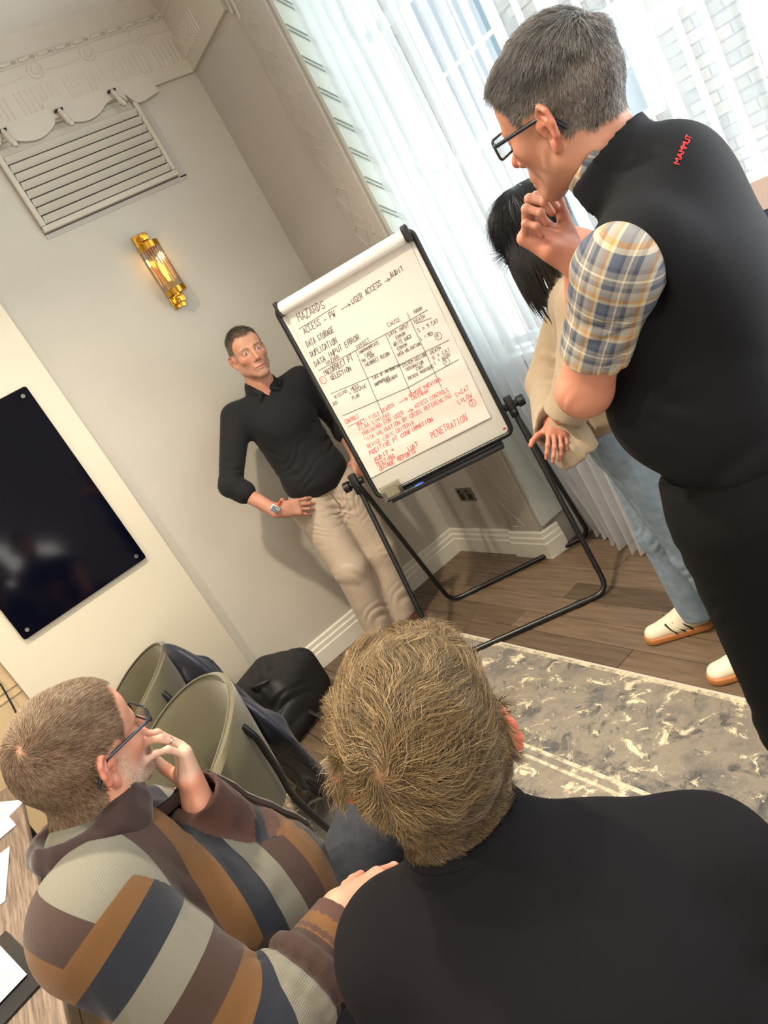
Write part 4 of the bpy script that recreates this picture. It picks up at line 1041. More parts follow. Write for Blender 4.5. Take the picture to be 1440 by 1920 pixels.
# chinos
hipR, hipL = at1(.092, 0, .86), at1(-.092, 0, .86)
knR, knL, anR, anL = V3(1.285, 3.36, .49), V3(1.475, 3.36, .47), V3(1.262, 3.42, .10), V3(1.415, 3.40, .10)
F = Field((1.1, 3.22, .035), (1.68, 3.58, 1.03), .005)
F.cap(at1(.05, -.01, .90), at1(-.05, -.01, .90), .112, .112, .03, sq=(f_, .95)).cap(at1(.05, 0, .98), at1(-.05, 0, .98), .098, .098, .04, sq=(f_, .85))
for h_, k_, a_, s in ((hipR, knR, anR, 1), (hipL, knL, anL, -1)):
    F.cap(h_, k_, .116, .088, .035); F.cap(k_, a_+V3(0, 0, .0), .088, .076, .03)
    F.cut(a_+V3(0, 0, -.045), (0, 0, -1), .1)
    F.folds(k_, (.3, .4, 1), .055, .007, .15, .7*s).folds(lerp(k_, a_, .75), (.3*s, .2, 1), .05, .009, .15, 1.9).folds(lerp(h_, k_, .3), (.5*s, .2, 1), .04, .006, .17, 2.6*s)
F.cap(at1(.0, .12, .90), at1(.0, .11, .74), .010, .010, .02, 's')
F.folds(at1(.02, .1, .78), (.7, 0, .7), .035, .006, .14, .3).folds(at1(-.05, .1, .78), (-.7, 0, .7), .035, .006, .12, 1.3)
tr = put('trousers', F.surf(), m_chino, pr)
W(MB().tube([tuple(at1(.0, .118, .90)), tuple(at1(-.004, .118, .86)), tuple(at1(-.012, .113, .80)), tuple(at1(-.004, .07, .745))], .0022, 6), 'fly_seam', mat('chino_stitching', (120, 102, 84), .9), tr, smooth=True)
# shoes
for a_, yw in ((anR, -112), (anL, -80)):
    d = V3(math.cos(math.radians(yw)), math.sin(math.radians(yw)), 0); F = Field(a_+V3(-.2, -.26, -.11), a_+V3(.2, .26, .08), .004); b_ = a_*V3(1, 1, 0)
    F.cap(b_-d*.05+V3(0, 0, .045), b_+d*.13+V3(0, 0, .035), .040, .036, .02, sq=((0, 0, 1), .9)).cap(b_-d*.03+V3(0, 0, .09), b_+d*.02+V3(0, 0, .07), .04, .04, .03).cut(b_+V3(0, 0, .006), (0, 0, -1), .3)
    put('shoe', F.surf(), m_brown, pr)
# hair
hl = strands(*hp, lambda p: sst(p[:, 2]-zline(p[:, 0], p[:, 1], .6), -.002, .006)*(np.abs(p[:, 0]) < .08), 9000, .013, 2, .00042, 4, (.01, -.07, .095), lift=.5, cols=[(58, 52, 48), (92, 84, 76), (128, 120, 110), (160, 152, 142)], lenfn=lambda p: .6+1.5*sst(p[:, 2], .06, .11))
put('hair', (hl[0]@RH.T+TH, hl[1]), m_hair, pr, {'Col': hl[2]})
# watch
wd = nrm(wrR-elR); wc = wrR-wd*.018; wn = nrm(V3(-.45, -.85, .2)-wd*(V3(-.45, -.85, .2)@wd)); ws = np.cross(wd, wn)
wt = empty('smartwatch', None, None, tuple(wc)); wt.parent = pr; wt.location = Vector(wc)-pr.location; wt['label'] = 'steel smartwatch with an orange strap'
W(MB().tube([tuple(wc+(wn*math.cos(a)*.034+ws*math.sin(a)*.036)) for a in [i*PI/10 for i in range(20)]], .012, 8, closed=True, flat=.3), 'strap', mat('orange_rubber', (236, 92, 36), .5), wt, smooth=True)
WM = Matrix((Vector(ws), Vector(wn), Vector(wd))).transposed().to_4x4(); WM.translation = Vector(wc+wn*.036)
W(MB().box((-.019, -.006, -.022), (.019, .007, .022), WM), 'watch_case', mat('watch_steel', (214, 206, 198), .25, metal=1), wt, bevel=.004)
W(MB().box((-.0145, .0062, -.0175), (.0145, .008, .0175), WM), 'watch_face', mat('watch_glass', (90, 110, 122), .08, spec=.9), wt, bevel=.0015)
# ================================================================ STANDING MAN in the dark gilet, hand at his chin
CL, CU, CF = V3(-.72, .496, .486), V3(.556, -.007, .831), V3(.416, .868, -.271)   # handy directions across the room
def plaid(name, cols, per=.062):
    m = bpy.data.materials.new(name); m.use_nodes = True; nt = m.node_tree; b = nt.nodes['Principled BSDF']; L = nt.links.new
    a = node(nt, 'ShaderNodeAttribute', attribute_name='cloth'); sp = node(nt, 'ShaderNodeSeparateXYZ'); L(a.outputs['Vector'], sp.inputs[0]); out = []
    for ax in 'XY':
        d = node(nt, 'ShaderNodeMath', operation='DIVIDE'); L(sp.outputs[ax], d.inputs[0]); d.inputs[1].default_value = per
        f = node(nt, 'ShaderNodeMath', operation='FRACT'); L(d.outputs[0], f.inputs[0])
        r = node(nt, 'ShaderNodeValToRGB'); r.color_ramp.interpolation = 'CONSTANT'; L(f.outputs[0], r.inputs[0]); e = r.color_ramp.elements
        e[0].position, e[0].color = 0, lin(cols[0][1]); e[1].position, e[1].color = cols[1][0], lin(cols[1][1])
        for p, c in cols[2:]: x = e.new(p); x.color = lin(c)
        out.append(r.outputs[0])
    mx = node(nt, 'ShaderNodeMix', data_type='RGBA'); mx.inputs['Factor'].default_value = .5; L(out[0], mx.inputs['A']); L(out[1], mx.inputs['B']); L(mx.outputs['Result'], b.inputs['Base Color'])
    b.inputs['Roughness'].default_value = .85
    n = node(nt, 'ShaderNodeTexNoise', Scale=900.0); tc = node(nt, 'ShaderNodeTexCoord'); L(tc.outputs['Object'], n.inputs['Vector']); bp_ = node(nt, 'ShaderNodeBump', Strength=.2, Distance=.0006); L(n.outputs['Fac'], bp_.inputs['Height']); L(bp_.outputs['Normal'], b.inputs['Normal'])
    return m
m_plaid = plaid('yellow_grey_plaid', [(0, (150, 146, 138)), (.08, (176, 130, 62)), (.16, (188, 178, 152)), (.24, (78, 86, 102)), (.46, (52, 60, 80)), (.54, (126, 124, 120)), (.66, (204, 194, 172)), (.70, (124, 122, 118)), (.80, (74, 80, 94)), (.90, (160, 154, 140))], .066)
m_gilet = mat('dark_gilet', (13, 14, 19), .85, bump=.15, bscale=500, spec=.25)
m_trs = mat('black_trousers', (9, 8, 8), .9, bump=.15, bscale=600, spec=.2)
m_lensf = mat('dark_acetate', (24, 30, 42), .25, spec=.6)
def tube_uv(P, chain):
    """cloth coordinates along a chain of joints: (around, along)"""
    best = np.full(len(P), 9.); uv = np.zeros((len(P), 3)); off = 0
    for a, b, r in chain:
        a, b = V3(a), V3(b); d = b-a; L_ = np.linalg.norm(d); d /= L_; e = nrm(np.cross(d, [.2, .1, .97])); g = np.cross(d, e); t = (P-a)@d; q = P-a-np.outer(t, d); ds = np.linalg.norm(q, axis=1)+np.maximum(t-L_, 0)+np.maximum(-t, 0)
        w_ = ds < best; best[w_] = ds[w_]; uv[w_, 0] = (np.arctan2(q@g, q@e)*r)[w_]; uv[w_, 1] = (t+off)[w_]; off += L_
    return uv
ls = person('tall grey-haired man in dark gilet and plaid shirt standing with hand at chin', (1.03, .82, 0))
r_, f_, u_ = frame(111).T; T2 = V3(1.045, .868, 1.735); RH = frame(99, 2, -8)
n0 = T2-V3(0, 0, .145)-f_*.065
def a2_(a, b, c): return n0+r_*a+f_*b+u_*c
shL, shR = V3(.878, .752, 1.497), a2_(.18, 0, -.07)
elL, wrL = V3(.862, .893, 1.338), V3(1.06, 1.03, 1.25)
wrR, elR = V3(1.062, .992, 1.520), V3(1.08, 1.09, 1.270)
HF = head(.0024, rec=.5, neck=.062, neck_to=(.0, -.070, -.17), wide=1.02, jaw=1.06, ears=1.08); hp = HF.surf()
F = Field((.75, .60, 1.10), (1.34, 1.26, 1.92), .0026)
F.cap(a2_(0, 0, -.30), a2_(0, -.01, -.16), .12, .13, .05, sq=(f_, .6)).cap(shR, shL, .045, .045, .05).cap(a2_(0, -.01, -.12), a2_(0, .0, .02), .08, .062, .03)
F.cap(shL, lerp(shL, elL, .4), .040, .044, .02).cap(lerp(shL, elL, .4), elL, .044, .041, .02).cap(elL, wrL, .043, .029, .02).ell(elL+V3(-.003, .004, -.004), (.039, .039, .039), .02).cap(shR, elR, .045, .042, .02).folds(elL, (0, .4, 1), .03, .002, .09, .5)
tps = hand(F, wrR, CL*.80+CU*.62+CF*.15, CF*.85+CL*.45-CU*.05, -1, curls=((62, 88, 50), (66, 90, 52), (70, 90, 54), (74, 88, 55)), thumb=((.35, .9, -.5), (.15, .8, -.7), (-.1, .9, -.5)), spread=(3, 0, -2, -4), forearm=(elR, .046, .029), sc=1.04)
tl = hand(F, wrL, (.9, .25, -.05), (0, .8, .3), 1, curls=((20, 40, 20),)*4)
make_body(ls, F, HF, RH, T2, 1.0, (190, 134, 108), tps+tl, hair=(104, 98, 90), rec=.5, nape=.035, stub=(140, 108, 96), stubw=.3, brow=(92, 76, 62), scalp=.85)
m_nail = mat('fingernail', (232, 176, 158), .25)
# gilet
F = Field((.78, .56, .88), (1.42, 1.16, 1.70), .006)
F.cap(a2_(0, 0, -.46), a2_(0, -.012, -.20), .160, .168, .06, sq=(f_, .74)).cap(a2_(.13, -.01, -.095), a2_(-.135, -.01, -.095), .088, .086, .06, sq=(f_, .95))
F.ell(a2_(-.01, .06, -.365), (.155, .135, .14), .06, R=(r_, f_, u_)).ell(a2_(0, -.055, -.17), (.155, .075, .15), .05, R=(r_, f_, u_)).ell(a2_(0, .03, -.20), (.15, .10, .12), .05, R=(r_, f_, u_))
F.cap(a2_(0, -.01, -.10), a2_(0, -.012, -.02), .098, .078, .04)
F.ell(a2_(0, -.06, -.035), (.10, .06, .075), .06, R=(r_, f_, u_))
cb = a2_(0, .022, .012)
F.cap(cb, cb+u_*.045+f_*.012, .080, .078, .01); F.cut(cb+u_*.045+f_*.01, u_*1+f_*.45, .12); F.cap(cb+u_*(-.02), cb+u_*.13+f_*.02, .066, .068, .006, 's')
F.cap(a2_(0, .06, -.06), a2_(0, .16, .06), .045, .06, .02, 's')
F.cap(shL-r_*.005-u_*.012, shL-r_*.2-u_*.03, .058, .085, .012, 's'); F.cap(shL+r_*.0-u_*.02, shL-r_*.2+u_*-.3, .055, .09, .01, 's'); F.cap(shR-r_*.045, shR+r_*.2, .08, .10, .012, 's')
F.cut(a2_(0, 0, -.515), u_*-1+f_*.12, .3)
F.folds(a2_(-.08, 0, -.48), (.2, .3, 1), .07, .007, .2, .7).folds(a2_(.05, -.1, -.35), (.3, .2, 1), .08, .004, .22, 2.0).folds(a2_(-.13, .02, -.28), (.5, .5, .7), .06, .005, .15, 1.1)
gl = put('gilet', F.surf(), m_gilet, ls)
# shirt: left sleeve, collar, right sleeve
F = Field((.72, .62, 1.18), (1.34, 1.20, 1.76), .0046)
hm = lerp(shL, elL, .74); F.cap(shL+r_*.05+u_*.0, shL, .060, .058, .03).cap(shL, hm, .059, .054, .04); ds = nrm(elL-shL)
F.cut(hm-ds*.012, ds, .11); F.cap(hm-ds*.05, hm+ds*.1, .044, .050, .004, 's')
F.folds(lerp(shL, hm, .6), ds, .045, .007, .13, .8).folds(lerp(shL, hm, .9), ds+V3(.4, 0, 0), .03, .004, .09, 2.2)
F.cap(shR, lerp(shR, elR, .6), .080, .066, .05)
s1 = F.surf()
F = Field(cb-V3(.13, .13, .06), cb+V3(.13, .13, .11), .003); F.cap(cb, cb+u_*.045+f_*.015, .0715, .0715, .006); F.cut(cb+u_*.055+f_*.014, u_*1+f_*.50, .12); F.cap(cb-u_*.1, cb+u_*.2, .067, .067, .002, 's'); F.cap(a2_(0, .05, -.0), a2_(0, .16, .06), .025, .05, .01, 's')
s2 = F.surf(); SP, SQ = sminmerge([s1, s2]); qd = nrm(elL-shL); qe = nrm(np.cross(qd, r_)); uvs = np.stack([(SP-shL)@qe*1.1+.02, (SP-shL)@qd, SP[:, 0]*0], 1); put('plaid_shirt', (SP, SQ), m_plaid, ls, {'cloth': uvs})
# stitched cuff of the sleeve and red lettering under the collar
W(MB().tube([tuple(hm-ds*.030+(nrm(np.cross(ds, [0, 0, 1]))*math.cos(a)+np.cross(ds, nrm(np.cross(ds, [0, 0, 1])))*math.sin(a))*.0555) for a in [i*PI/14 for i in range(28)]], .0012, 5, closed=True), 'sleeve_hem', m_plaid, ls, smooth=True)
# trousers
F = Field((.72, .46, .03), (1.42, 1.14, 1.10), .0065); hc = a2_(.0, .03, -.56)
F.cap(hc+r_*.06, hc-r_*.06, .116, .116, .03, sq=(f_, .98)).cap(hc+r_*.06+u_*.08, hc-r_*.06+u_*.08, .110, .110, .04)
for s in (1, -1):
    h_ = hc+r_*.095*s+u_*-.02; k_ = h_-V3(0, 0, .46)+f_*.035+r_*.01*s; a_ = k_-V3(0, 0, .42)-f_*.08; F.cap(h_, k_, .112, .080, .035).cap(k_, V3(a_[0], a_[1], .09), .079, .070, .03); F.folds(k_, (0, .3, 1), .05, .006, .18, s).folds(h_+f_*.08-u_*.1, (.6*s, .2, 1), .05, .005, .16, .4)
F.cut(V3(hc[0], hc[1], .045), (0, 0, -1), .45)
trs = put('trousers', F.surf(), m_trs, ls)
W(MB().tube([tuple(a2_(-.125, .085, -.55)), tuple(a2_(-.135, .08, -.63)), tuple(a2_(-.15, .055, -.75))], .003, 6), 'pocket_seam', m_trs, trs, smooth=True)
W(MB().tube([tuple(a2_(-.12, .10, -.535)), tuple(a2_(-.123, .105, -.555))], [.0035, .0025], 8), 'zip_pull', m_chrome, trs, smooth=True)
for s in (1, -1):
    b_ = (hc+r_*.105*s-f_*.045)*V3(1, 1, 0); d = nrm(f_*V3(1, 1, 0)+r_*.15*s); F = Field(b_-V3(.22, .22, .01), b_+V3(.22, .25, .13), .005)
    F.cap(b_-d*.06+V3(0, 0, .045), b_+d*.17+V3(0, 0, .035), .042, .038, .02).cap(b_-d*.04+V3(0, 0, .10), b_+V3(0, 0, .06), .042, .042, .03).cut(b_+V3(0, 0, .006), (0, 0, -1), .4); put('shoe', F.surf(), m_black, ls)
# hair and glasses
hl = strands(*hp, lambda p: sst(p[:, 2]-zline(p[:, 0], p[:, 1], .5)-.035*sst(-p[:, 1], .02, .05), -.003, .008)*(np.abs(p[:, 0]) < .082)*(1+1.2*sst(p[:, 2], .05, .1))*(1-sst(p[:, 1], .055, .065)*(1-sst(p[:, 2], .088, .098))), 30000, .016, 4, .00036, 6, (.012, -.075, .09), lift=.55, wav=.28, clump=70, grav=.15, cols=[(58, 56, 56), (88, 86, 84), (116, 114, 112), (142, 140, 137), (176, 174, 170)], lenfn=lambda p: .55+1.35*sst(p[:, 2], .045, .10))
put('hair', (hl[0]@RH.T+T2, hl[1]), m_hair, ls, {'Col': hl[2]})
g = glasses(ls, RH, T2, m_lensf, thick=.0023, wide_temple=1.3); g['label'] = 'dark framed rectangular glasses'
# red lettering on the back of the gilet: short strokes standing on the cloth
word = 'MAMMUT'; o_ = a2_(0.0, -.118, -.055); ex = -r_*.25+u_*0; 
lm = MB()
def on_back(u, v):
    """point on the gilet's back: u across (to his right), v up"""
    best = a2_(u, -.05, v); n = -f_
    dr_ = nrm(f_*.75-u_); hit, loc, no, i = gl.ray_cast(Vector(a2_(u-.072, -.062, -.02)+nrm(f_+u_*.75)*v-dr_*.35)-Vector(ls.location), Vector(dr_))
    return (Vector(loc)+Vector(ls.location)-Vector(dr_)*.0012) if hit else Vector(best)
bpy.context.view_layer.update()
for i, ch in enumerate(word):
    for st in FONT[ch].split('|'):
        pp = [(-.026+.0080*i+int(q[0])*.0015, -.01+int(q[1])*.0013) for q in st.split()]
        for p, q in zip(pp[:-1], pp[1:]): lm.tube([on_back(*p), on_back(*q)], .0009, 5)
o = lm.build('red_lettering', mat('red_thread', (206, 46, 52), .6), ls, world=True); o['label'] = 'small red lettering below the collar'
# ================================================================ SEATED MAN in the striped jumper
def stripes():
    m = bpy.data.materials.new('striped_knit'); m.use_nodes = True; nt = m.node_tree; b = nt.nodes['Principled BSDF']; L = nt.links.new
    def A(n): return node(nt, 'ShaderNodeAttribute', attribute_name=n).outputs['Fac']
    cs = [(108, 105, 92), (56, 38, 31), (98, 66, 30), (22, 26, 36)]; outs = []
    for nm in ('band_body', 'band_arm'):
        d = node(nt, 'ShaderNodeMath', operation='FRACT'); L(A(nm), d.inputs[0])
        r = node(nt, 'ShaderNodeValToRGB'); r.color_ramp.interpolation = 'CONSTANT'; L(d.outputs[0], r.inputs[0]); e = r.color_ramp.elements
        e[0].position, e[0].color = 0, lin(cs[0]); e[1].position, e[1].color = .25, lin(cs[1])
        for p, c in ((.5, cs[2]), (.75, cs[3])): x = e.new(p); x.color = lin(c)
        outs.append(r.outputs[0])
    g = node(nt, 'ShaderNodeMath', operation='GREATER_THAN'); L(A('is_arm'), g.inputs[0]); g.inputs[1].default_value = .5
    mx = node(nt, 'ShaderNodeMix', data_type='RGBA'); L(g.outputs[0], mx.inputs['Factor']); L(outs[0], mx.inputs['A']); L(outs[1], mx.inputs['B'])
    tr_ = node(nt, 'ShaderNodeMath', operation='GREATER_THAN'); L(A('plain'), tr_.inputs[0]); tr_.inputs[1].default_value = .5
    m2 = node(nt, 'ShaderNodeMix', data_type='RGBA'); L(tr_.outputs[0], m2.inputs['Factor']); L(mx.outputs['Result'], m2.inputs['A']); m2.inputs['B'].default_value = lin((72, 46, 38)); L(m2.outputs['Result'], b.inputs['Base Color'])
    b.inputs['Roughness'].default_value = .95; b.inputs['Sheen Weight'].default_value = .08; b.inputs['Sheen Roughness'].default_value = .5
    at_ = node(nt, 'ShaderNodeAttribute', attribute_name='rib'); wv = node(nt, 'ShaderNodeMath', operation='SINE'); mu = node(nt, 'ShaderNodeMath', operation='MULTIPLY'); L(at_.outputs['Fac'], mu.inputs[0]); mu.inputs[1].default_value = 2*PI/.0026; L(mu.outputs[0], wv.inputs[0])
    n = node(nt, 'ShaderNodeTexNoise', Scale=500.0); tc = node(nt, 'ShaderNodeTexCoord'); L(tc.outputs['Object'], n.inputs['Vector']); ad = node(nt, 'ShaderNodeMath', operation='ADD'); L(wv.outputs[0], ad.inputs[0]); L(n.outputs['Fac'], ad.inputs[1])
    bp_ = node(nt, 'ShaderNodeBump', Strength=.3, Distance=.0007); L(ad.outputs[0], bp_.inputs['Height']); L(bp_.outputs['Normal'], b.inputs['Normal'])
    return m
m_str = stripes(); m_denim = mat('dark_denim', (24, 27, 34), .85, c2=(40, 44, 52), scale=60, bump=.3, bscale=900)
m_collar = mat('brown_rib_knit', (50, 33, 30), .95, bump=.4, bscale=500, sheen=.3)
st = person('bearded man in a brown, mustard, navy and grey striped jumper, hand to his mouth', (-.05, 1.32, 0))
T4 = V3(-.076, 1.30, 1.240); RH = frame(24.5, -2, 14)
n0 = V3(-.150, 1.286, 1.105); pel = V3(.0, 1.36, .50)
shR, shL = V3(-.190, 1.135, 1.072), V3(-.085, 1.455, .985)
elR, wrR = V3(-.100, 1.030, .815), V3(.105, 1.100, .812)
elL, wrL = V3(.045, 1.395, .825), V3(.024, 1.314, 1.050)
HF = head(.0024, rec=1.0, wide=1.03, neck=.066, neck_to=(0, -.06, -.17), jaw=1.08); hp = HF.surf()
F = Field((-.30, .92, .62), (.32, 1.56, 1.42), .0025); ub0 = nrm(n0-pel)
F.cap(n0-ub0*.30, n0-ub0*.14, .11, .12, .05, sq=((.9, .3, .1), .6)).cap(shR, shL, .045, .045, .05).cap(n0-ub0*.14, n0, .08, .066, .03).cap(shR, elR, .048, .042, .02).cap(shL, elL, .045, .040, .02)
fd = nrm(CU*.85+CL*.22+V3(0, 0, .1))
t1 = hand(F, wrL, fd, -CL*.80+CF*.40, 1, curls=((44, 32, 16), (42, 30, 14), (44, 32, 16), (50, 36, 18)), thumb=((.5, .75, -.55), (.25, .85, -.5), (.1, .95, -.3)), spread=(2, 0, -2, -4), forearm=(elL, .040, .028), sc=.96)
t2 = hand(F, wrR, (.82, .18, -.42), (.2, -.2, .95), -1, curls=((14, 22, 12), (14, 24, 12), (16, 26, 14), (18, 28, 14)), forearm=(elR, .040, .030))
make_body(st, F, HF, RH, T4, 1.0, (206, 150, 124), t1+t2, hair=(138, 110, 86), rec=1.0, stub=(196, 176, 158), stubw=.75, brow=(120, 92, 74), scalp=.7)
# jumper
F = Field((-.44, .90, .44), (.30, 1.66, 1.22), .0052); mid = V3(-.095, 1.31, .86); fw = nrm(V3(.88, .30, .1)); ub = nrm(n0-pel); rb = np.cross(fw, ub)
F.cap(pel+ub*.06, mid, .165, .165, .05, sq=(fw, .78)).cap(mid, n0-ub*.09, .165, .125, .05, sq=(fw, .72))
F.cap(shR+V3(.01, .03, .0), shL+V3(0, -.03, 0), .092, .085, .06).ell(mid+fw*.10-ub*.10, (.13, .15, .15), .06).cap(n0-ub*.06, n0-ub*.005, .10, .078, .04)
for sh, el, wr, s in ((shR, elR, wrR, 1), (shL, elL, wrL, -1)):
    F.cap(sh, el, .090 if s > 0 else .082, .072, .045); d = nrm(wr-el); e2 = el+d*(np.linalg.norm(wr-el)-(.035 if s > 0 else .012)); F.cap(el, e2, .070, .046, .03); F.cut(e2+d*.012, d, .08); F.cap(e2-d*.02, e2+d*.08, .036, .042, .003, 's')
    F.folds(el, nrm(el-sh), .045, .012, .15, 1.2*s).folds(lerp(el, e2, .35), d, .036, .011, .10, 2.0+s).folds(lerp(sh, el, .4), (.8, .2, -.5), .07, .005, .16, .6)
for k in (0, 1): c_ = lerp(elR, wrR, .30+.17*k); d = nrm(wrR-elR); e = nrm(np.cross(d, [0, 0, 1])); g_ = np.cross(d, e); ring = [c_+(e*math.cos(a)+g_*math.sin(a))*(.064-.006*k) for a in [i*PI/8 for i in range(16)]]; [F.cap(ring[i], ring[(i+1) % 16], .012, .012, .012) for i in range(16)]
F.folds(mid+fw*.12-ub*.02, (.4, .2, .9), .075, .010, .22, .5).folds(n0+fw*.07-ub*.12, rb+fw*.3, .06, .010, .16, 1.7).folds(mid+fw*.16-ub*.22, ub, .06, .010, .18, 2.6).folds(shR+V3(.06, .08, -.06), (.5, .7, .3), .05, .010, .13, .9)
F.cut(pel-ub*.02, -ub, .4)
P, Q = F.surf()
def seg_d(P, a, b):
    a, b = V3(a), V3(b); d = b-a; L_ = np.linalg.norm(d); d /= L_; t = (P-a)@d; tc_ = np.clip(t, 0, L_); return np.linalg.norm(P-a-np.outer(tc_, d), axis=1), t, d, L_
def arm_band(P, sh, el, wr, o1, o2=None):
    d1, t1_, ax1, L1 = seg_d(P, sh, el); d2, t2_, ax2, L2 = seg_d(P, el, wr); w2 = d2 < d1; 
    wb = sst(d1-d2, -.03, .03); bd = wb*(L1+t2_)+(1-wb)*np.minimum(t1_, L1+.03); e = nrm(np.cross(ax1, [.2, .1, .97])); g_ = np.cross(ax1, e); e2 = nrm(np.cross(ax2, [.2, .1, .97])); g2 = np.cross(ax2, e2)
    an = np.where(w2, np.arctan2((P-el)@g2, (P-el)@e2)*.055, np.arctan2((P-sh)@g_, (P-sh)@e)*.08)
    return np.minimum(d1, d2), bd/.225+o1, an
dR, bR, aR = arm_band(P, shR, elR, wrR, .62); dL, bL, aL = arm_band(P, shL, elL, wrL, .40)
dt = np.minimum(seg_d(P, pel, mid)[0], seg_d(P, mid, n0)[0])
isR = (dR < dL); da = np.minimum(dR, dL); outl = np.where(isR, (P-shR)@nrm(elR-shR+(shR-n0)*.25), (P-shL)@nrm(elL-shL+(shL-n0)*.25))
arm = sst((dt/.165-da/.085), -.02, .02)*sst(outl, -.006, .004)
yf = (P-(shR+shL)/2)@fw+.03; tb_ = (.86*np.sqrt(yf*yf+.0004)-.40*((P-n0)@ub+.30*np.abs((P-n0)@rb)))/.225+.14+noise3(P, 7, 3)*.03
band_a = np.where(isR, bR, bL); ang = np.where(isR, aR, aL)
d2L = seg_d(P, elL, wrL); cuffL = ((d2L[1] > d2L[3]*.30)&(d2L[0] < .09)&(~isR)).astype(float); d2R = seg_d(P, elR, wrR); cuffR = ((d2R[1] > d2R[3]*.62)&(d2R[0] < .08)&isR).astype(float)
mL = (d2L[1] > d2L[3]*.42)&(d2L[1] < d2L[3]*.50)&(~isR); mR = (d2R[1] > d2R[3]*.66)&(d2R[1] < d2R[3]*.76)&isR
plain = np.maximum(cuffL, cuffR)
rib = np.where(arm > .5, ang, np.arctan2((P-mid)@rb, (P-mid)@fw)*.165)
jm = put('striped_jumper', (P, Q), m_str, st, {'band_body': tb_, 'band_arm': band_a, 'is_arm': arm, 'plain': plain*(~mL)*(~mR)*(arm > .5)*1.0, 'rib': rib})
# shawl collar, front placket
F = Field(n0-.17, n0+.19, .0035); cpts = []
for i in range(17):
    a = -PI*.15+i*2*PI*.99/16; fr_ = math.sin(a); cpts.append(n0+ub*(.030+.012*math.cos(a*2))+nrm(fw)*math.cos(a-PI/2+PI/2)*.074+rb*math.sin(a)*.076+(fw*.030)+ub*.006)
for i in range(16):
    F.cap(cpts[i]+ub*.006, cpts[i+1]+ub*.006, .024, .024, .01); F.cap(cpts[i]+ub*.022-(cpts[i]-n0)*.12, cpts[i+1]+ub*.022-(cpts[i+1]-n0)*.12, .014, .014, .012); F.cap(cpts[i]-ub*.022, cpts[i+1]-ub*.022, .022, .022, .015)
F.cap(n0-ub*.12+fw*.02, n0+ub*.16+fw*.02, .056, .056, .004, 's')
put('shawl_collar', F.surf(), m_collar, st)
ray = lambda p, d: jm.ray_cast(Vector(p)-Vector(st.location), Vector(d))
bpy.context.view_layer.update(); pl_ = []
for i in range(16):
    q = n0+fw*.5-ub*(.05+.032*i)+rb*.01; h_, loc, no, _ = ray(q, -fw)
    if h_: pl_.append(loc+Vector(st.location)+Vector(fw)*.001)
W(MB().tube(pl_, [.011]*len(pl_), 8), 'front_placket', m_collar, st, smooth=True)
# jeans: thighs, knees, shins
F = Field((-.22, 1.10, .02), (.66, 1.72, .84), .0075); hl_, hr_ = pel+V3(.02, .10, -.02), pel+V3(.0, -.09, .0)
F.cap(hl_, hr_, .125, .125, .04)
knL, knR = V3(.43, 1.48, .69), V3(.42, 1.22, .56)
for h_, k_, a_ in ((hl_, knL, V3(.40, 1.56, .12)), (hr_, knR, V3(.42, 1.22, .12))):
    F.cap(h_, k_, .112, .084, .04).cap(k_, a_, .076, .062, .03); F.folds(lerp(h_, k_, .3), (1, .1, .2), .06, .009, .18, 1.1).folds(lerp(h_, k_, .75), (1, 0, .3), .05, .006, .16, 2.0)
put('jeans', F.surf(), m_denim, st)
for a_ in (V3(.40, 1.56, 0), V3(.42, 1.22, 0)):
    F = Field(a_-V3(.14, .1, .01), a_+V3(.26, .1, .14), .006); F.cap(a_+V3(-.05, 0, .05), a_+V3(.16, 0, .04), .042, .038, .02).cap(a_+V3(-.02, 0, .10), a_+V3(.02, 0, .06), .045, .045, .03).cut(a_+V3(0, 0, .012), (0, 0, -1), .4); put('shoe', F.surf(), m_brown, st)
hl = strands(*hp, lambda p: sst(p[:, 2]-zline(p[:, 0], p[:, 1], 1.0), -.003, .008)*(np.abs(p[:, 0]) < .084), 34000, .011, 3, .00038, 8, (.015, -.078, .088), lift=.45, swirl=.9, wav=.22, clump=80, grav=.05, cols=[(84, 64, 48), (114, 90, 68), (138, 114, 90), (156, 136, 112), (178, 162, 138)], lenfn=lambda p: .8+.7*sst(p[:, 2], .05, .11))
bd_ = strands(*hp, lambda p: sst(-p[:, 2], .045, .06)*sst(p[:, 1], -.01, .02)*(1-sst(-p[:, 2], .12, .135))+.6*sst(-p[:, 2], -.01, .03)*sst(p[:, 1], -.004, .01)*(1-sst(p[:, 1], .022, .035))*(np.abs(p[:, 0]) > .055), 7000, .0055, 2, .0003, 15, (0, .06, .02), lift=.5, swirl=0, wav=.3, cols=[(214, 196, 176), (190, 168, 148), (232, 220, 204), (168, 138, 118)])
put('hair', (hl[0]@RH.T+T4, hl[1]), m_hair, st, {'Col': hl[2]}); o = put('stubble', (bd_[0]@RH.T+T4, bd_[1]), m_hair, st, {'Col': bd_[2]}); o['label'] = 'short white stubble beard'
g = glasses(st, RH, T4, m_lensf, thick=.0019, rect=(.026, .016), wide_temple=1.4, earx=.082); g['label'] = 'thin dark framed glasses'
# wedding ring
Yd = nrm(fd); Zd = nrm((-CL*.80+CF*.40)-Yd*((-CL*.80+CF*.40)@Yd)); Xd = np.cross(Yd, Zd); p_ = wrL+(Xd*-.0105+Yd*.089)*.96; an = math.radians(44); dd = Yd*math.cos(an)-Zd*math.sin(an); c_ = p_+dd*.026; e_ = nrm(np.cross(dd, Xd))
W(MB().tube([tuple(c_+(Xd*math.cos(a)+e_*math.sin(a))*.0096) for a in [i*PI/9 for i in range(18)]], .0012, 6, closed=True), 'wedding_ring', m_chrome, st, smooth=True)
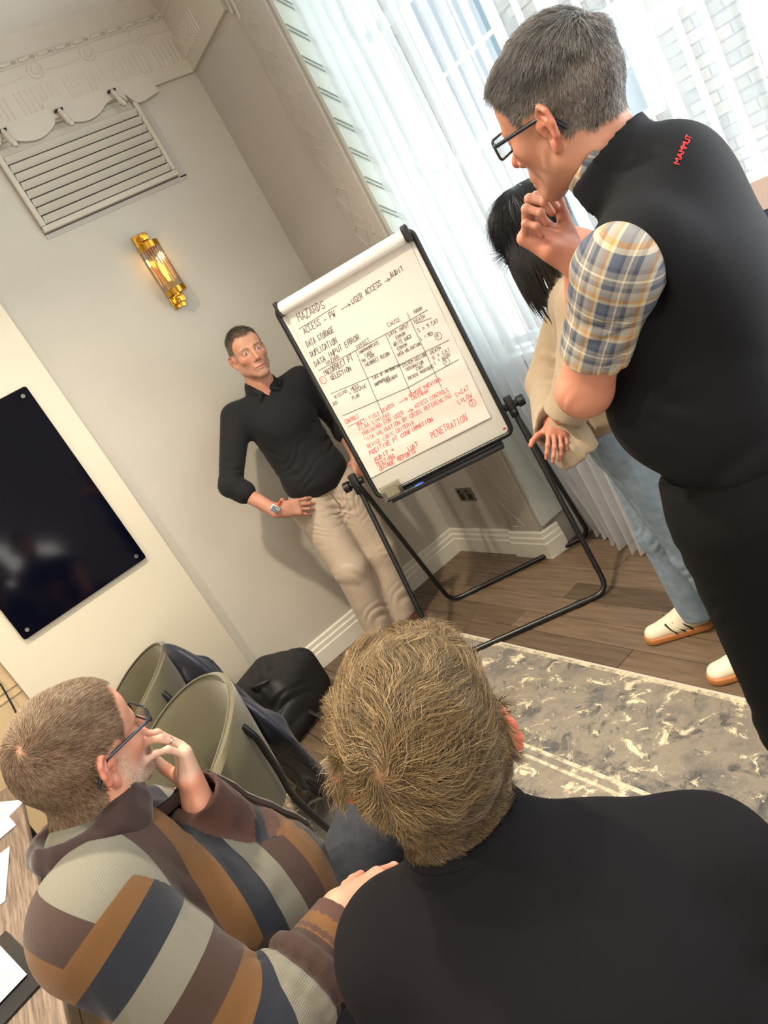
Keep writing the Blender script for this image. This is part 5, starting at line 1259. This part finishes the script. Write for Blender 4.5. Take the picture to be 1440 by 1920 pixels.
# ================================================================ SEATED MAN seen from behind, dark T-shirt
m_tee = mat('dark_navy_tshirt', (12, 10, 14), .9, bump=.15, bscale=500, spec=.2)
bk = person('man with curly golden grey hair in a dark T-shirt, seen from behind', (.20, .60, 0))
T5 = V3(.219, .652, 1.228); RH = frame(54, 16, 9)
r_, f_, u_ = frame(60).T
n0, t0 = V3(.196, .640, 1.098), V3(.208, .606, 1.120); shR, shL = V3(.362, .520, .950), V3(.090, .700, 1.015)
HF = head(.0024, wide=1.03, neck=.062, neck_to=(0, -.055, -.17), ears=1.12); hp = HF.surf()
elR, wrR = V3(.455, .60, .80), V3(.42, .80, .68); elL, wrL = V3(.05, .86, .80), V3(.14, 1.0, .68)
F = Field((-.10, .36, .60), (.56, 1.14, 1.42), .0028)
F.cap(n0-V3(0, 0, .32), n0-V3(0, 0, .18), .11, .12, .05, sq=(f_, .6)).cap(shR, shL, .045, .045, .05).cap(n0-V3(0, 0, .14), n0-V3(0, 0, .03), .07, .054, .02)
tps = []
for sh_, el_, wr_, yd, s_ in ((shR, elR, wrR, (-.2, .9, -.1), -1), (shL, elL, wrL, (.5, .8, -.1), 1)): F.cap(sh_, el_, .048, .044, .02); tps += hand(F, wr_, yd, (.1, 0, 1), s_, curls=((15, 25, 15),)*4, forearm=(el_, .044, .03))
make_body(bk, F, HF, RH, T5, 1.0, (204, 140, 112), tps, hair=(110, 84, 56), scalp=.93, nape=-.05, flush=(206, 84, 62))
F = Field((-.16, .22, .40), (.60, 1.0, 1.16), .0058)
mid, pel = V3(.195, .515, .78), V3(.215, .56, .48)
F.cap(pel, mid, .17, .175, .05, sq=(f_, .72)).cap(mid, t0-V3(0, 0, .17), .175, .17, .05, sq=(f_, .66)).cap(shR, shL, .078, .078, .05)
F.cap(t0-V3(0, 0, .148)+r_*.09, t0-V3(0, 0, .130)-r_*.08, .078, .078, .05).cap(n0-V3(0, 0, .05), n0-V3(0, 0, .012)+f_*.01, .085, .072, .04).ell(t0-f_*.065-V3(0, 0, .16), (.15, .15, .12), .06)
for sh, el in ((shR, elR), (shL, elL)):
    F.cap(sh, lerp(sh, el, .62), .076, .068, .04); d = nrm(el-sh); F.cut(lerp(sh, el, .62), d, .1); F.folds(lerp(sh, el, .3), d, .05, .005, .12, .8)
F.cap(n0-V3(0, 0, .03)+f_*.012, n0+V3(0, 0, .1)+f_*.03, .060, .064, .006, 's')
F.folds(mid-f_*.1+r_*.1, (.5, .2, .8), .09, .005, .22, .4).folds(shR-f_*.04, (.6, .2, .6), .06, .004, .14, 1.6).folds(n0-f_*.08-V3(0, 0, .12)-r_*.08, (.3, .4, .8), .07, .004, .16, 2.2)
ts = put('tshirt', F.surf(), m_tee, bk)
ring = []
for i in range(28):
    a = 2*PI*i/28; e = r_*math.cos(a)+f_*math.sin(a); ring.append(n0+f_*.012+e*.0700+V3(0, 0, .008-.010*math.sin(a)))
W(MB().tube([tuple(p) for p in ring], .0080, 8, closed=True, flat=1.8), 'neck_rib', m_tee, bk, smooth=True)
F = Field((-.06, .36, .02), (.80, 1.26, .70), .009)
for s in (1, -1):
    h_ = pel+r_*.09*s-V3(0, 0, .01); k_ = h_+f_*.42+r_*.08*s+V3(0, 0, .05); a_ = k_*V3(1, 1, 0)+f_*-.06+V3(0, 0, .10); F.cap(h_, k_, .10, .076, .04).cap(k_, a_, .072, .058, .03)
F.cap(pel+r_*.08, pel-r_*.08, .12, .12, .04); put('jeans', F.surf(), m_denim, bk)
for s in (1, -1):
    a_ = (pel+r_*.17*s+f_*.36)*V3(1, 1, 0); F = Field(a_-V3(.2, .2, .01), a_+V3(.26, .3, .14), .007); F.cap(a_-f_*.05+V3(0, 0, .05), a_+f_*.16+V3(0, 0, .04), .042, .038, .02).cap(a_+V3(0, 0, .10), a_+V3(0, 0, .06), .045, .045, .03).cut(a_+V3(0, 0, .012), (0, 0, -1), .4); put('shoe', F.surf(), m_black, bk)
wf = lambda p: sst(p[:, 2]-zline(p[:, 0], p[:, 1], 0)+.050*sst(-p[:, 1], -.022, .006)*(p[:, 2] < -.03), -.004, .008)*(np.abs(p[:, 0]) < .086)
gold = [(58, 46, 34), (88, 70, 48), (114, 92, 60), (142, 116, 76), (178, 154, 112), (116, 106, 94)]
h1 = strands(*hp, wf, 30000, .040, 7, .00030, 21, (-.035, -.088, .085), lift=.34, swirl=1.6, wav=.95, clump=38, grav=.30, fine_=.06, cols=gold, lenfn=lambda p: .44+.7*sst(p[:, 2], -.03, .09))
h2 = strands(*hp, wf, 12000, .020, 4, .00036, 22, (-.035, -.088, .085), lift=.4, swirl=1.5, wav=.8, clump=45, grav=.35, fine_=.08, cols=[(70, 54, 38), (98, 78, 54), (112, 98, 80)])
h3 = strands(*hp, lambda p: (p[:, 0] < -.066)*sst(p[:, 2], .0, .02)*(1-sst(p[:, 2], .05, .07))*(1-sst(p[:, 1], .03, .05)), 3500, .028, 6, .0003, 23, (-.035, .03, .14), lift=.2, swirl=0, wav=.7, clump=40, grav=.6, cols=gold, fine_=.08)
P, Q = sminmerge([(h1[0], h1[1]), (h2[0], h2[1]), (h3[0], h3[1])]); put('hair', (P@RH.T+T5, Q), m_hair, bk, {'Col': np.concatenate([h1[2], h2[2], h3[2]])})
# ================================================================ WOMAN behind, beige cardigan
m_card = mat('beige_rib_knit', (156, 138, 114), .95, var=.04, scale=8, bump=.35, bscale=240, sheen=.3, stretch=(1, 1, .06))
m_jean = mat('light_blue_denim', (112, 132, 150), .85, c2=(140, 156, 170), scale=30, bump=.25, bscale=800)
m_bhair = mat('black_hair', (14, 14, 17), .38, spec=.6)
wm = person('woman with a black bob in beige cardigan and light jeans, arms folded', (1.64, 1.66, 0))
T3 = V3(1.655, 1.635, 1.548); RH = frame(112, -34, 0); r_, f_, u_ = frame(135).T
HF = head(.003, wide=.93, neck=.045, neck_to=(0, -.05, -.18), jaw=.92, nose=.7); n0 = V3(1.67, 1.60, 1.385)
shR, shL = n0+r_*.155-V3(0, 0, .06), n0-r_*.155-V3(0, 0, .06)
elL, wrL = V3(1.45, 1.50, 1.15), V3(1.405, 1.575, 1.068); elR, wrR = V3(1.62, 1.82, 1.10), V3(1.43, 1.66, 1.03)
F = Field((1.28, 1.36, .90), (1.92, 1.94, 1.74), .0032)
F.cap(n0-V3(0, 0, .28), n0-V3(0, 0, .14), .09, .10, .05, sq=(f_, .6)).cap(shR, shL, .04, .04, .04).cap(n0-V3(0, 0, .14), n0+V3(0, 0, .03), .06, .045, .03).cap(shR, elR, .04, .036, .02).cap(shL, elL, .04, .036, .02)
tps = hand(F, wrL, (.62, .30, -.35), (-.6, -.3, .6), -1, curls=((40, 58, 34),)*4, forearm=(elL, .036, .026), sc=.76, thumb=((.6, .6, -.2), (.3, .9, -.2), (.2, .9, -.2)))
tps += hand(F, wrR, (-.6, -.6, -.1), (.2, -.5, .8), 1, curls=((30, 40, 20),)*4, forearm=(elR, .034, .026), sc=.85)
make_body(wm, F, HF, RH, T3, .95, (188, 128, 104), tps, hair=(24, 22, 24), scalp=1, brow=(30, 26, 26))
pel = V3(1.66, 1.66, .93)
F = Field((1.24, 1.28, .80), (2.0, 1.98, 1.46), .006)
F.cap(n0-V3(0, 0, .10), pel+V3(0, 0, .02), .125, .155, .05, sq=(f_, .78)).cap(shR, shL, .066, .066, .05).cap(n0-V3(0, 0, .05), n0, .075, .055, .03)
for sh, el, wr, k in ((shR, elR, wrR, 0), (shL, elL, wrL, 1)):
    F.cap(sh, el, .064, .068, .04); d = nrm(wr-el); e2 = el+d*(np.linalg.norm(wr-el)+(.01 if k else .045)); F.cap(el, e2, .062, .064, .03); F.cut(e2-d*.01, d, .1); F.cap(e2-d*.03, e2+d*.06, .05, .062, .003, 's'); F.folds(el, d, .04, .008, .13, 1.0+k)
# loose hanging hem of the wide sleeve
F.cap(V3(1.43, 1.61, 1.03), V3(1.40, 1.59, .955), .050, .066, .03, sq=(nrm((.6, .75, -.2)), .42)).cut(V3(1.39, 1.58, .925), (.25, -.1, -1), .12).folds(V3(1.40, 1.58, .97), (.8, -.5, .2), .03, .008, .1, .5)
F.cut(pel-V3(0, 0, .03), (0, 0, -1), .3); F.folds(pel+V3(-.1, 0, .1), (.5, .5, .7), .06, .008, .2, 1.2).folds(n0+f_*.1-V3(0, 0, .2), (.8, .4, .2), .06, .008, .2, .3)
F.cap(n0+f_*.05, n0+f_*.09-V3(0, 0, .16), .03, .012, .02, 's')
put('cardigan', F.surf(), m_card, wm)
F = Field((1.4, 1.35, .03), (1.98, 2.02, 1.02), .0065); F.cap(pel+r_*.05-V3(0, 0, .05), pel-r_*.05-V3(0, 0, .05), .11, .11, .04)
fL, fR = V3(1.755, 1.77, .07), V3(1.645, 1.45, .07)
for s, a_ in ((1, fL), (-1, fR)):
    h_ = pel+r_*.08*s-V3(0, 0, .08); k_ = lerp(h_, a_, .52)+f_*.02; F.cap(h_, k_, .098, .070, .035).cap(k_, a_, .070, .074, .03); F.folds(k_, (.2, .2, 1), .04, .006, .15, s).folds(a_+V3(0, 0, .1), (0, .2, 1), .03, .006, .1, 2*s)
F.cut(V3(1.7, 1.62, .058), (0, 0, -1), .5); put('jeans', F.surf(), m_jean, wm)
# trainers: cream upper, gum sole, dark side stripes, laces
m_cream = mat('cream_leather', (232, 222, 196), .5); m_gum = mat('gum_rubber', (178, 116, 62), .5)
for k, (toe, heel) in enumerate(((V3(1.640, 1.910, 0), V3(1.778, 1.735, 0)), (V3(1.514, 1.560, 0), V3(1.660, 1.395, 0)))):
    d = nrm(toe-heel); sd = np.cross(d, [0, 0, 1]); L_ = .27; toe = heel+d*L_; b_ = heel
    e = empty('trainer', None, None, tuple(heel)); e.parent = wm; e.location = Vector(heel)-wm.location; e['label'] = 'cream trainer with dark side stripes and a gum sole'
    F = Field(np.minimum(toe, heel)-V3(.08, .08, .0), np.maximum(toe, heel)+V3(.08, .08, .13), .0038)
    F.cap(heel+d*.045+V3(0, 0, .045), heel+d*.13+V3(0, 0, .045), .034, .040, .02).cap(heel+d*.13+V3(0, 0, .045), toe-d*.045+V3(0, 0, .030), .041, .036, .02, sq=((0, 0, 1), .85)).cap(heel+d*.05+V3(0, 0, .085), heel+d*.10+V3(0, 0, .08), .032, .030, .02).cap(heel+d*.12+V3(0, 0, .07), toe-d*.09+V3(0, 0, .05), .026, .020, .02); F.cut(heel+d*.13+V3(0, 0, .024), (0, 0, -1), .3)
    up_ = put('upper', F.surf(), m_cream, e)
    F = Field(np.minimum(toe, heel)-V3(.08, .08, .01), np.maximum(toe, heel)+V3(.08, .08, .05), .0038); F.cap(heel+d*.045+V3(0, 0, .014), toe-d*.048+V3(0, 0, .014), .042, .046, .01); F.cut(heel+d*.13+V3(0, 0, .028), (0, 0, 1), .3).cut(heel+d*.13+V3(0, 0, .0015), (0, 0, -1), .3); put('sole', F.surf(), m_gum, e)
    for q in range(3):
        c0_ = heel+d*(.085+.028*q)
        for s in (1, -1): W(MB().tube([tuple(c0_+sd*s*.043+V3(0, 0, .030)), tuple(c0_+d*.018+sd*s*.039+V3(0, 0, .052)), tuple(c0_+d*.03+sd*s*.029+V3(0, 0, .072))], .0062, 6, flat=.45), 'side_stripe', m_black, e, smooth=True)
    for q in range(5): c0_ = heel+d*(.125+.018*q)+V3(0, 0, .088-.0065*q); W(MB().tube([tuple(c0_-sd*.022-V3(0, 0, .008)), tuple(c0_+V3(0, 0, .004)), tuple(c0_+sd*.022-V3(0, 0, .008))], .0022, 6), 'lace', m_white, e, smooth=True)
# bob: smooth crown with straight locks that hang down
F = Field(T3-V3(.16, .16, .16), T3+V3(.16, .16, .16), .004); RHt = RH.T
F.ell(T3+RH@V3(0, -.018, .034)*.95, V3(.090, .108, .103)*.97, .0, R=tuple(RHt)); F.ell(T3+RH@V3(0, .12, -.05), (.072, .09, .095), .01, 's', R=tuple(RHt)); F.cut(T3-V3(0, 0, .07), (0, 0, -1), .3)
hs_ = put('hair', F.surf(), m_bhair, wm)
hc_ = hs_.data; Pv = np.empty(len(hc_.vertices)*3); hc_.vertices.foreach_get('co', Pv); Pv = Pv.reshape(-1, 3)+V3(wm.location); Qv = np.empty(len(hc_.polygons)*4, int); hc_.polygons.foreach_get('vertices', Qv); Qv = Qv.reshape(-1, 4)
h_s = strands(Pv, Qv, lambda p: (p[:, 2] > T3[2]-.06).astype(float), 7000, .075, 4, .00055, 31, T3+V3(0, 0, .13), lift=.06, swirl=0, wav=.08, clump=20, grav=.4, cols=[(14, 14, 17), (22, 22, 26), (34, 34, 40)], fine_=.03)
put('hair_strand', (h_s[0], h_s[1]), m_hair, wm, {'Col': h_s[2]})['kind'] = 'stuff'
rr = np.random.RandomState(4); mb = MB()
for i in range(640):
    a = rr.uniform(-PI, PI); 
    if abs(a) < .30: continue                      # face opening; a = 0 is forward
    o_ = V3(math.sin(a)*.084, math.cos(a)*.100-.018, rr.uniform(-.01, .05)); p = T3+RH@(o_*.98); jt = rr.uniform(.97, 1.06); pts = [p]; out = nrm((p-T3)*V3(1, 1, 0)); ln = rr.uniform(.15, .215) if abs(a) > .9 else rr.uniform(.17, .23)
    for k in range(1, 7): t = k/6; q = p+V3(0, 0, -ln*t)+out*(.012*math.sin(t*2.2)-.020*t*t)*jt+f_*(.012*t if abs(a) < 1.5 else 0); pts.append(q)
    mb.tube([tuple(q) for q in pts], [.0050, .0058, .0052, .0044, .0034, .0020, .0006], 4)
o = mb.build('hair_lock', m_bhair, wm, world=True, smooth=True); o['kind'] = 'stuff'
glasses(wm, RH*.97, T3, m_black, thick=.0014, rect=(.026, .020))
# ================================================================ TUB CHAIRS, JACKETS, RUCKSACK
m_velvet = mat('olive_velvet', (88, 82, 60), .75, var=.10, scale=9, bump=.1, bscale=300, sheen=.55)
m_velvet_in = mat('olive_velvet_inner', (92, 80, 48), .75, var=.12, scale=7, sheen=.35)
def make_chair(label, loc, rz, back=.80):
    ch = empty('tub_chair', label, 'chair', loc, rz, 'olive velvet tub chairs')
    n = 40; prof_n = 10; V = []; F_ = []; th0 = math.radians(62)
    for i in range(n+1):
        th = th0+(2*PI-2*th0)*i/n; b = .5-.5*math.cos((th-0)) ; b = max(0, (-math.cos(th)+.45)/1.45)
        zt = .56+(back-.56)*b**.7; e = min(1, min(i, n-i)/3)**.5; zt = .47+(zt-.47)*e
        fl = 1+.05*b
        for q in range(prof_n):      # closed loop: outer up, round rim, inner down
            t = q/(prof_n-1)
            if q < 4: r, z = .268+.030*(q/3)*fl, .40+(zt-.02-.40)*(q/3)
            elif q < 6: r, z = (.292-.012*(q-3)+.02*b), zt-.004+.004*(q-4)
            else: k = (q-6)/3; r, z = .262+.02*b-.020*k, zt-.012-(zt-.012-.42)*k
            V.append((math.cos(th)*r*1.02, math.sin(th)*r*1.08, z))
    for i in range(n):
        for q in range(prof_n): q2 = (q+1) % prof_n; F_.append((i*prof_n+q, (i+1)*prof_n+q, (i+1)*prof_n+q2, i*prof_n+q2))
    F_ += [tuple(range(prof_n)), tuple(n*prof_n+q for q in range(prof_n))[::-1]]
    MB().add(V, F_).build('backrest', m_velvet, ch, smooth=True)
    rim = [V[i*prof_n+5] for i in range(n+1)]
    MB().tube([(x*.985, y*.985, z+.001) for x, y, z in rim], .0035, 6).build('rim_piping', m_velvet, ch, smooth=True)
    MB().lathe([(.0001, .385), (.24, .385), (.258, .395), (.262, .43), (.25, .465), (.2, .475), (.0001, .478)], (.02, 0, 0), 36).build('seat', m_velvet, ch, smooth=True)
    MB().lathe([(.0001, .365), (.22, .365), (.235, .375), (.235, .388), (.0001, .388)], (.01, 0, 0), 30).build('seat_base', m_black, ch, smooth=True)
    for a in (48, 132, 228, 312):
        c, s = math.cos(math.radians(a)), math.sin(math.radians(a)); top = .70 if c < 0 else .50
        MB().tube(fillet([(c*.30, s*.318, top), (c*.318, s*.335, top-.05), (c*.315, s*.33, .50), (c*.30, s*.32, .40), (c*.39, s*.41, .011)], .05), .0115, 10).build('leg', m_tube, ch, smooth=True)
    return ch
make_chair('olive velvet tub chair against the cream panel, farthest of the row', (.02, 3.24, 0), PI-.15)
make_chair('olive velvet tub chair with a laptop on its seat, next to the bearded man', (.035, 2.42, 0), PI+.12)
make_chair('olive velvet tub chair under the man in the striped jumper', (-.02, 1.33, 0), .12, .72)
make_chair('olive velvet tub chair under the man in the dark T-shirt', (.235, .60, 0), math.radians(60), .72)
m_navy = mat('navy_nylon', (26, 30, 48), .6, var=.15, scale=12, bump=.2, bscale=200, sheen=.1)
def jacket(label, top, bot, side, w0, w1, seed):
    top, bot, side = V3(top), V3(bot), nrm(side); ax_ = nrm(bot-top); nn_ = np.cross(ax_, side)
    F = Field(np.minimum(top, bot)-.34, np.maximum(top, bot)+.34, .0075)
    F.cap(top-side*w0*.6, top+side*w0*.6, .045, .045, .03).cap(top+side*w0*.3, bot+side*w1*.35, .16, .19, .05, sq=(nn_, .22)).cap(top-side*w0*.3, bot-side*w1*.35, .15, .18, .05, sq=(nn_, .20))
    F.cap(top+side*w0*.6, lerp(top, bot, .75)+side*w1*.75, .05, .04, .03)                    # hanging sleeve
    F.cap(top-side*w0*.75+ax_*-.02, top-side*w0*.2, .05, .05, .03)
    for i in range(5): F.folds(lerp(top, bot, .15+.2*i)+side*(.1*math.sin(seed+i*2)), side+ax_*.3*math.sin(i+seed), .06, .014, .22, seed+i)
    F.cut(V3(bot[0], bot[1], max(bot[2], .02)), (0, 0, -1), .5)
    e = empty('jacket', label, 'jacket', tuple(top)); put('jacket_cloth', F.surf(), m_navy, e); return e
jacket('navy jacket draped over the back of the farthest tub chair', (.345, 3.08, .65), (.40, 3.08, .40), (.1, -1, .1), .12, .12, .4)
jacket('navy jacket hanging off the nearer tub chair down to the floor', (.36, 2.52, .52), (.43, 2.80, .05), (-.1, 1, .1), .12, .12, 1.9)
rk = empty('rucksack', 'black rucksack slumped on the floor against the skirting', 'bag', (.66, 3.47, 0))
m_bag = mat('black_nylon', (17, 17, 19), .6, var=.2, scale=10, bump=.3, bscale=260)
F = Field((.36, 3.14, -.02), (.98, 3.72, .46), .007); Rz = lambda a: ((math.cos(a), math.sin(a), 0), (-math.sin(a), math.cos(a), 0), (0, 0, 1))
F.box((.66, 3.47, .165), (.185, .205, .150), .085, 0, R=Rz(.5)).box((.60, 3.36, .10), (.15, .12, .09), .06, .05, R=Rz(.5)).folds((.66, 3.4, .28), (1, .4, 0), .09, .012, .25, .5).folds((.58, 3.3, .15), (.3, .2, 1), .07, .012, .2, 1.5).cut((.66, 3.47, .004), (0, 0, -1), .6)
put('bag_body', F.surf(), m_bag, rk)
W(MB().tube(fillet([(.64, 3.30, .20), (.70, 3.22, .03), (.80, 3.24, .012), (.90, 3.33, .012), (.98, 3.36, .02)], .06), .014, 8, flat=.35), 'strap', m_bag, rk, smooth=True)
W(MB().tube(fillet([(.55, 3.40, .29), (.53, 3.34, .33), (.60, 3.30, .32), (.66, 3.33, .30)], .03), .010, 8), 'grab_handle', m_bag, rk, smooth=True)
W(MB().tube([(.53, 3.44, .265), (.60, 3.36, .275), (.69, 3.31, .255)], .004, 6), 'zip', m_black, rk, smooth=True)
lp = empty('laptop', 'closed white laptop with a grey edge strip on the tub chair seat', 'laptop', (-.045, 2.52, .479), .55)
MB().box((-.115, -.15, 0), (.115, .15, .018)).build('laptop_body', mat('white_shell', (214, 220, 224), .3), lp, bevel=.006)
MB().box((-.09, -.151, .0183), (-.07, .148, .0195)).build('edge_strip', mat('grey_strip', (130, 132, 134), .4), lp)
MB().box((-.118, -.155, .002), (-.09, -.12, .022)).build('corner_bumper', m_black, lp, bevel=.004)
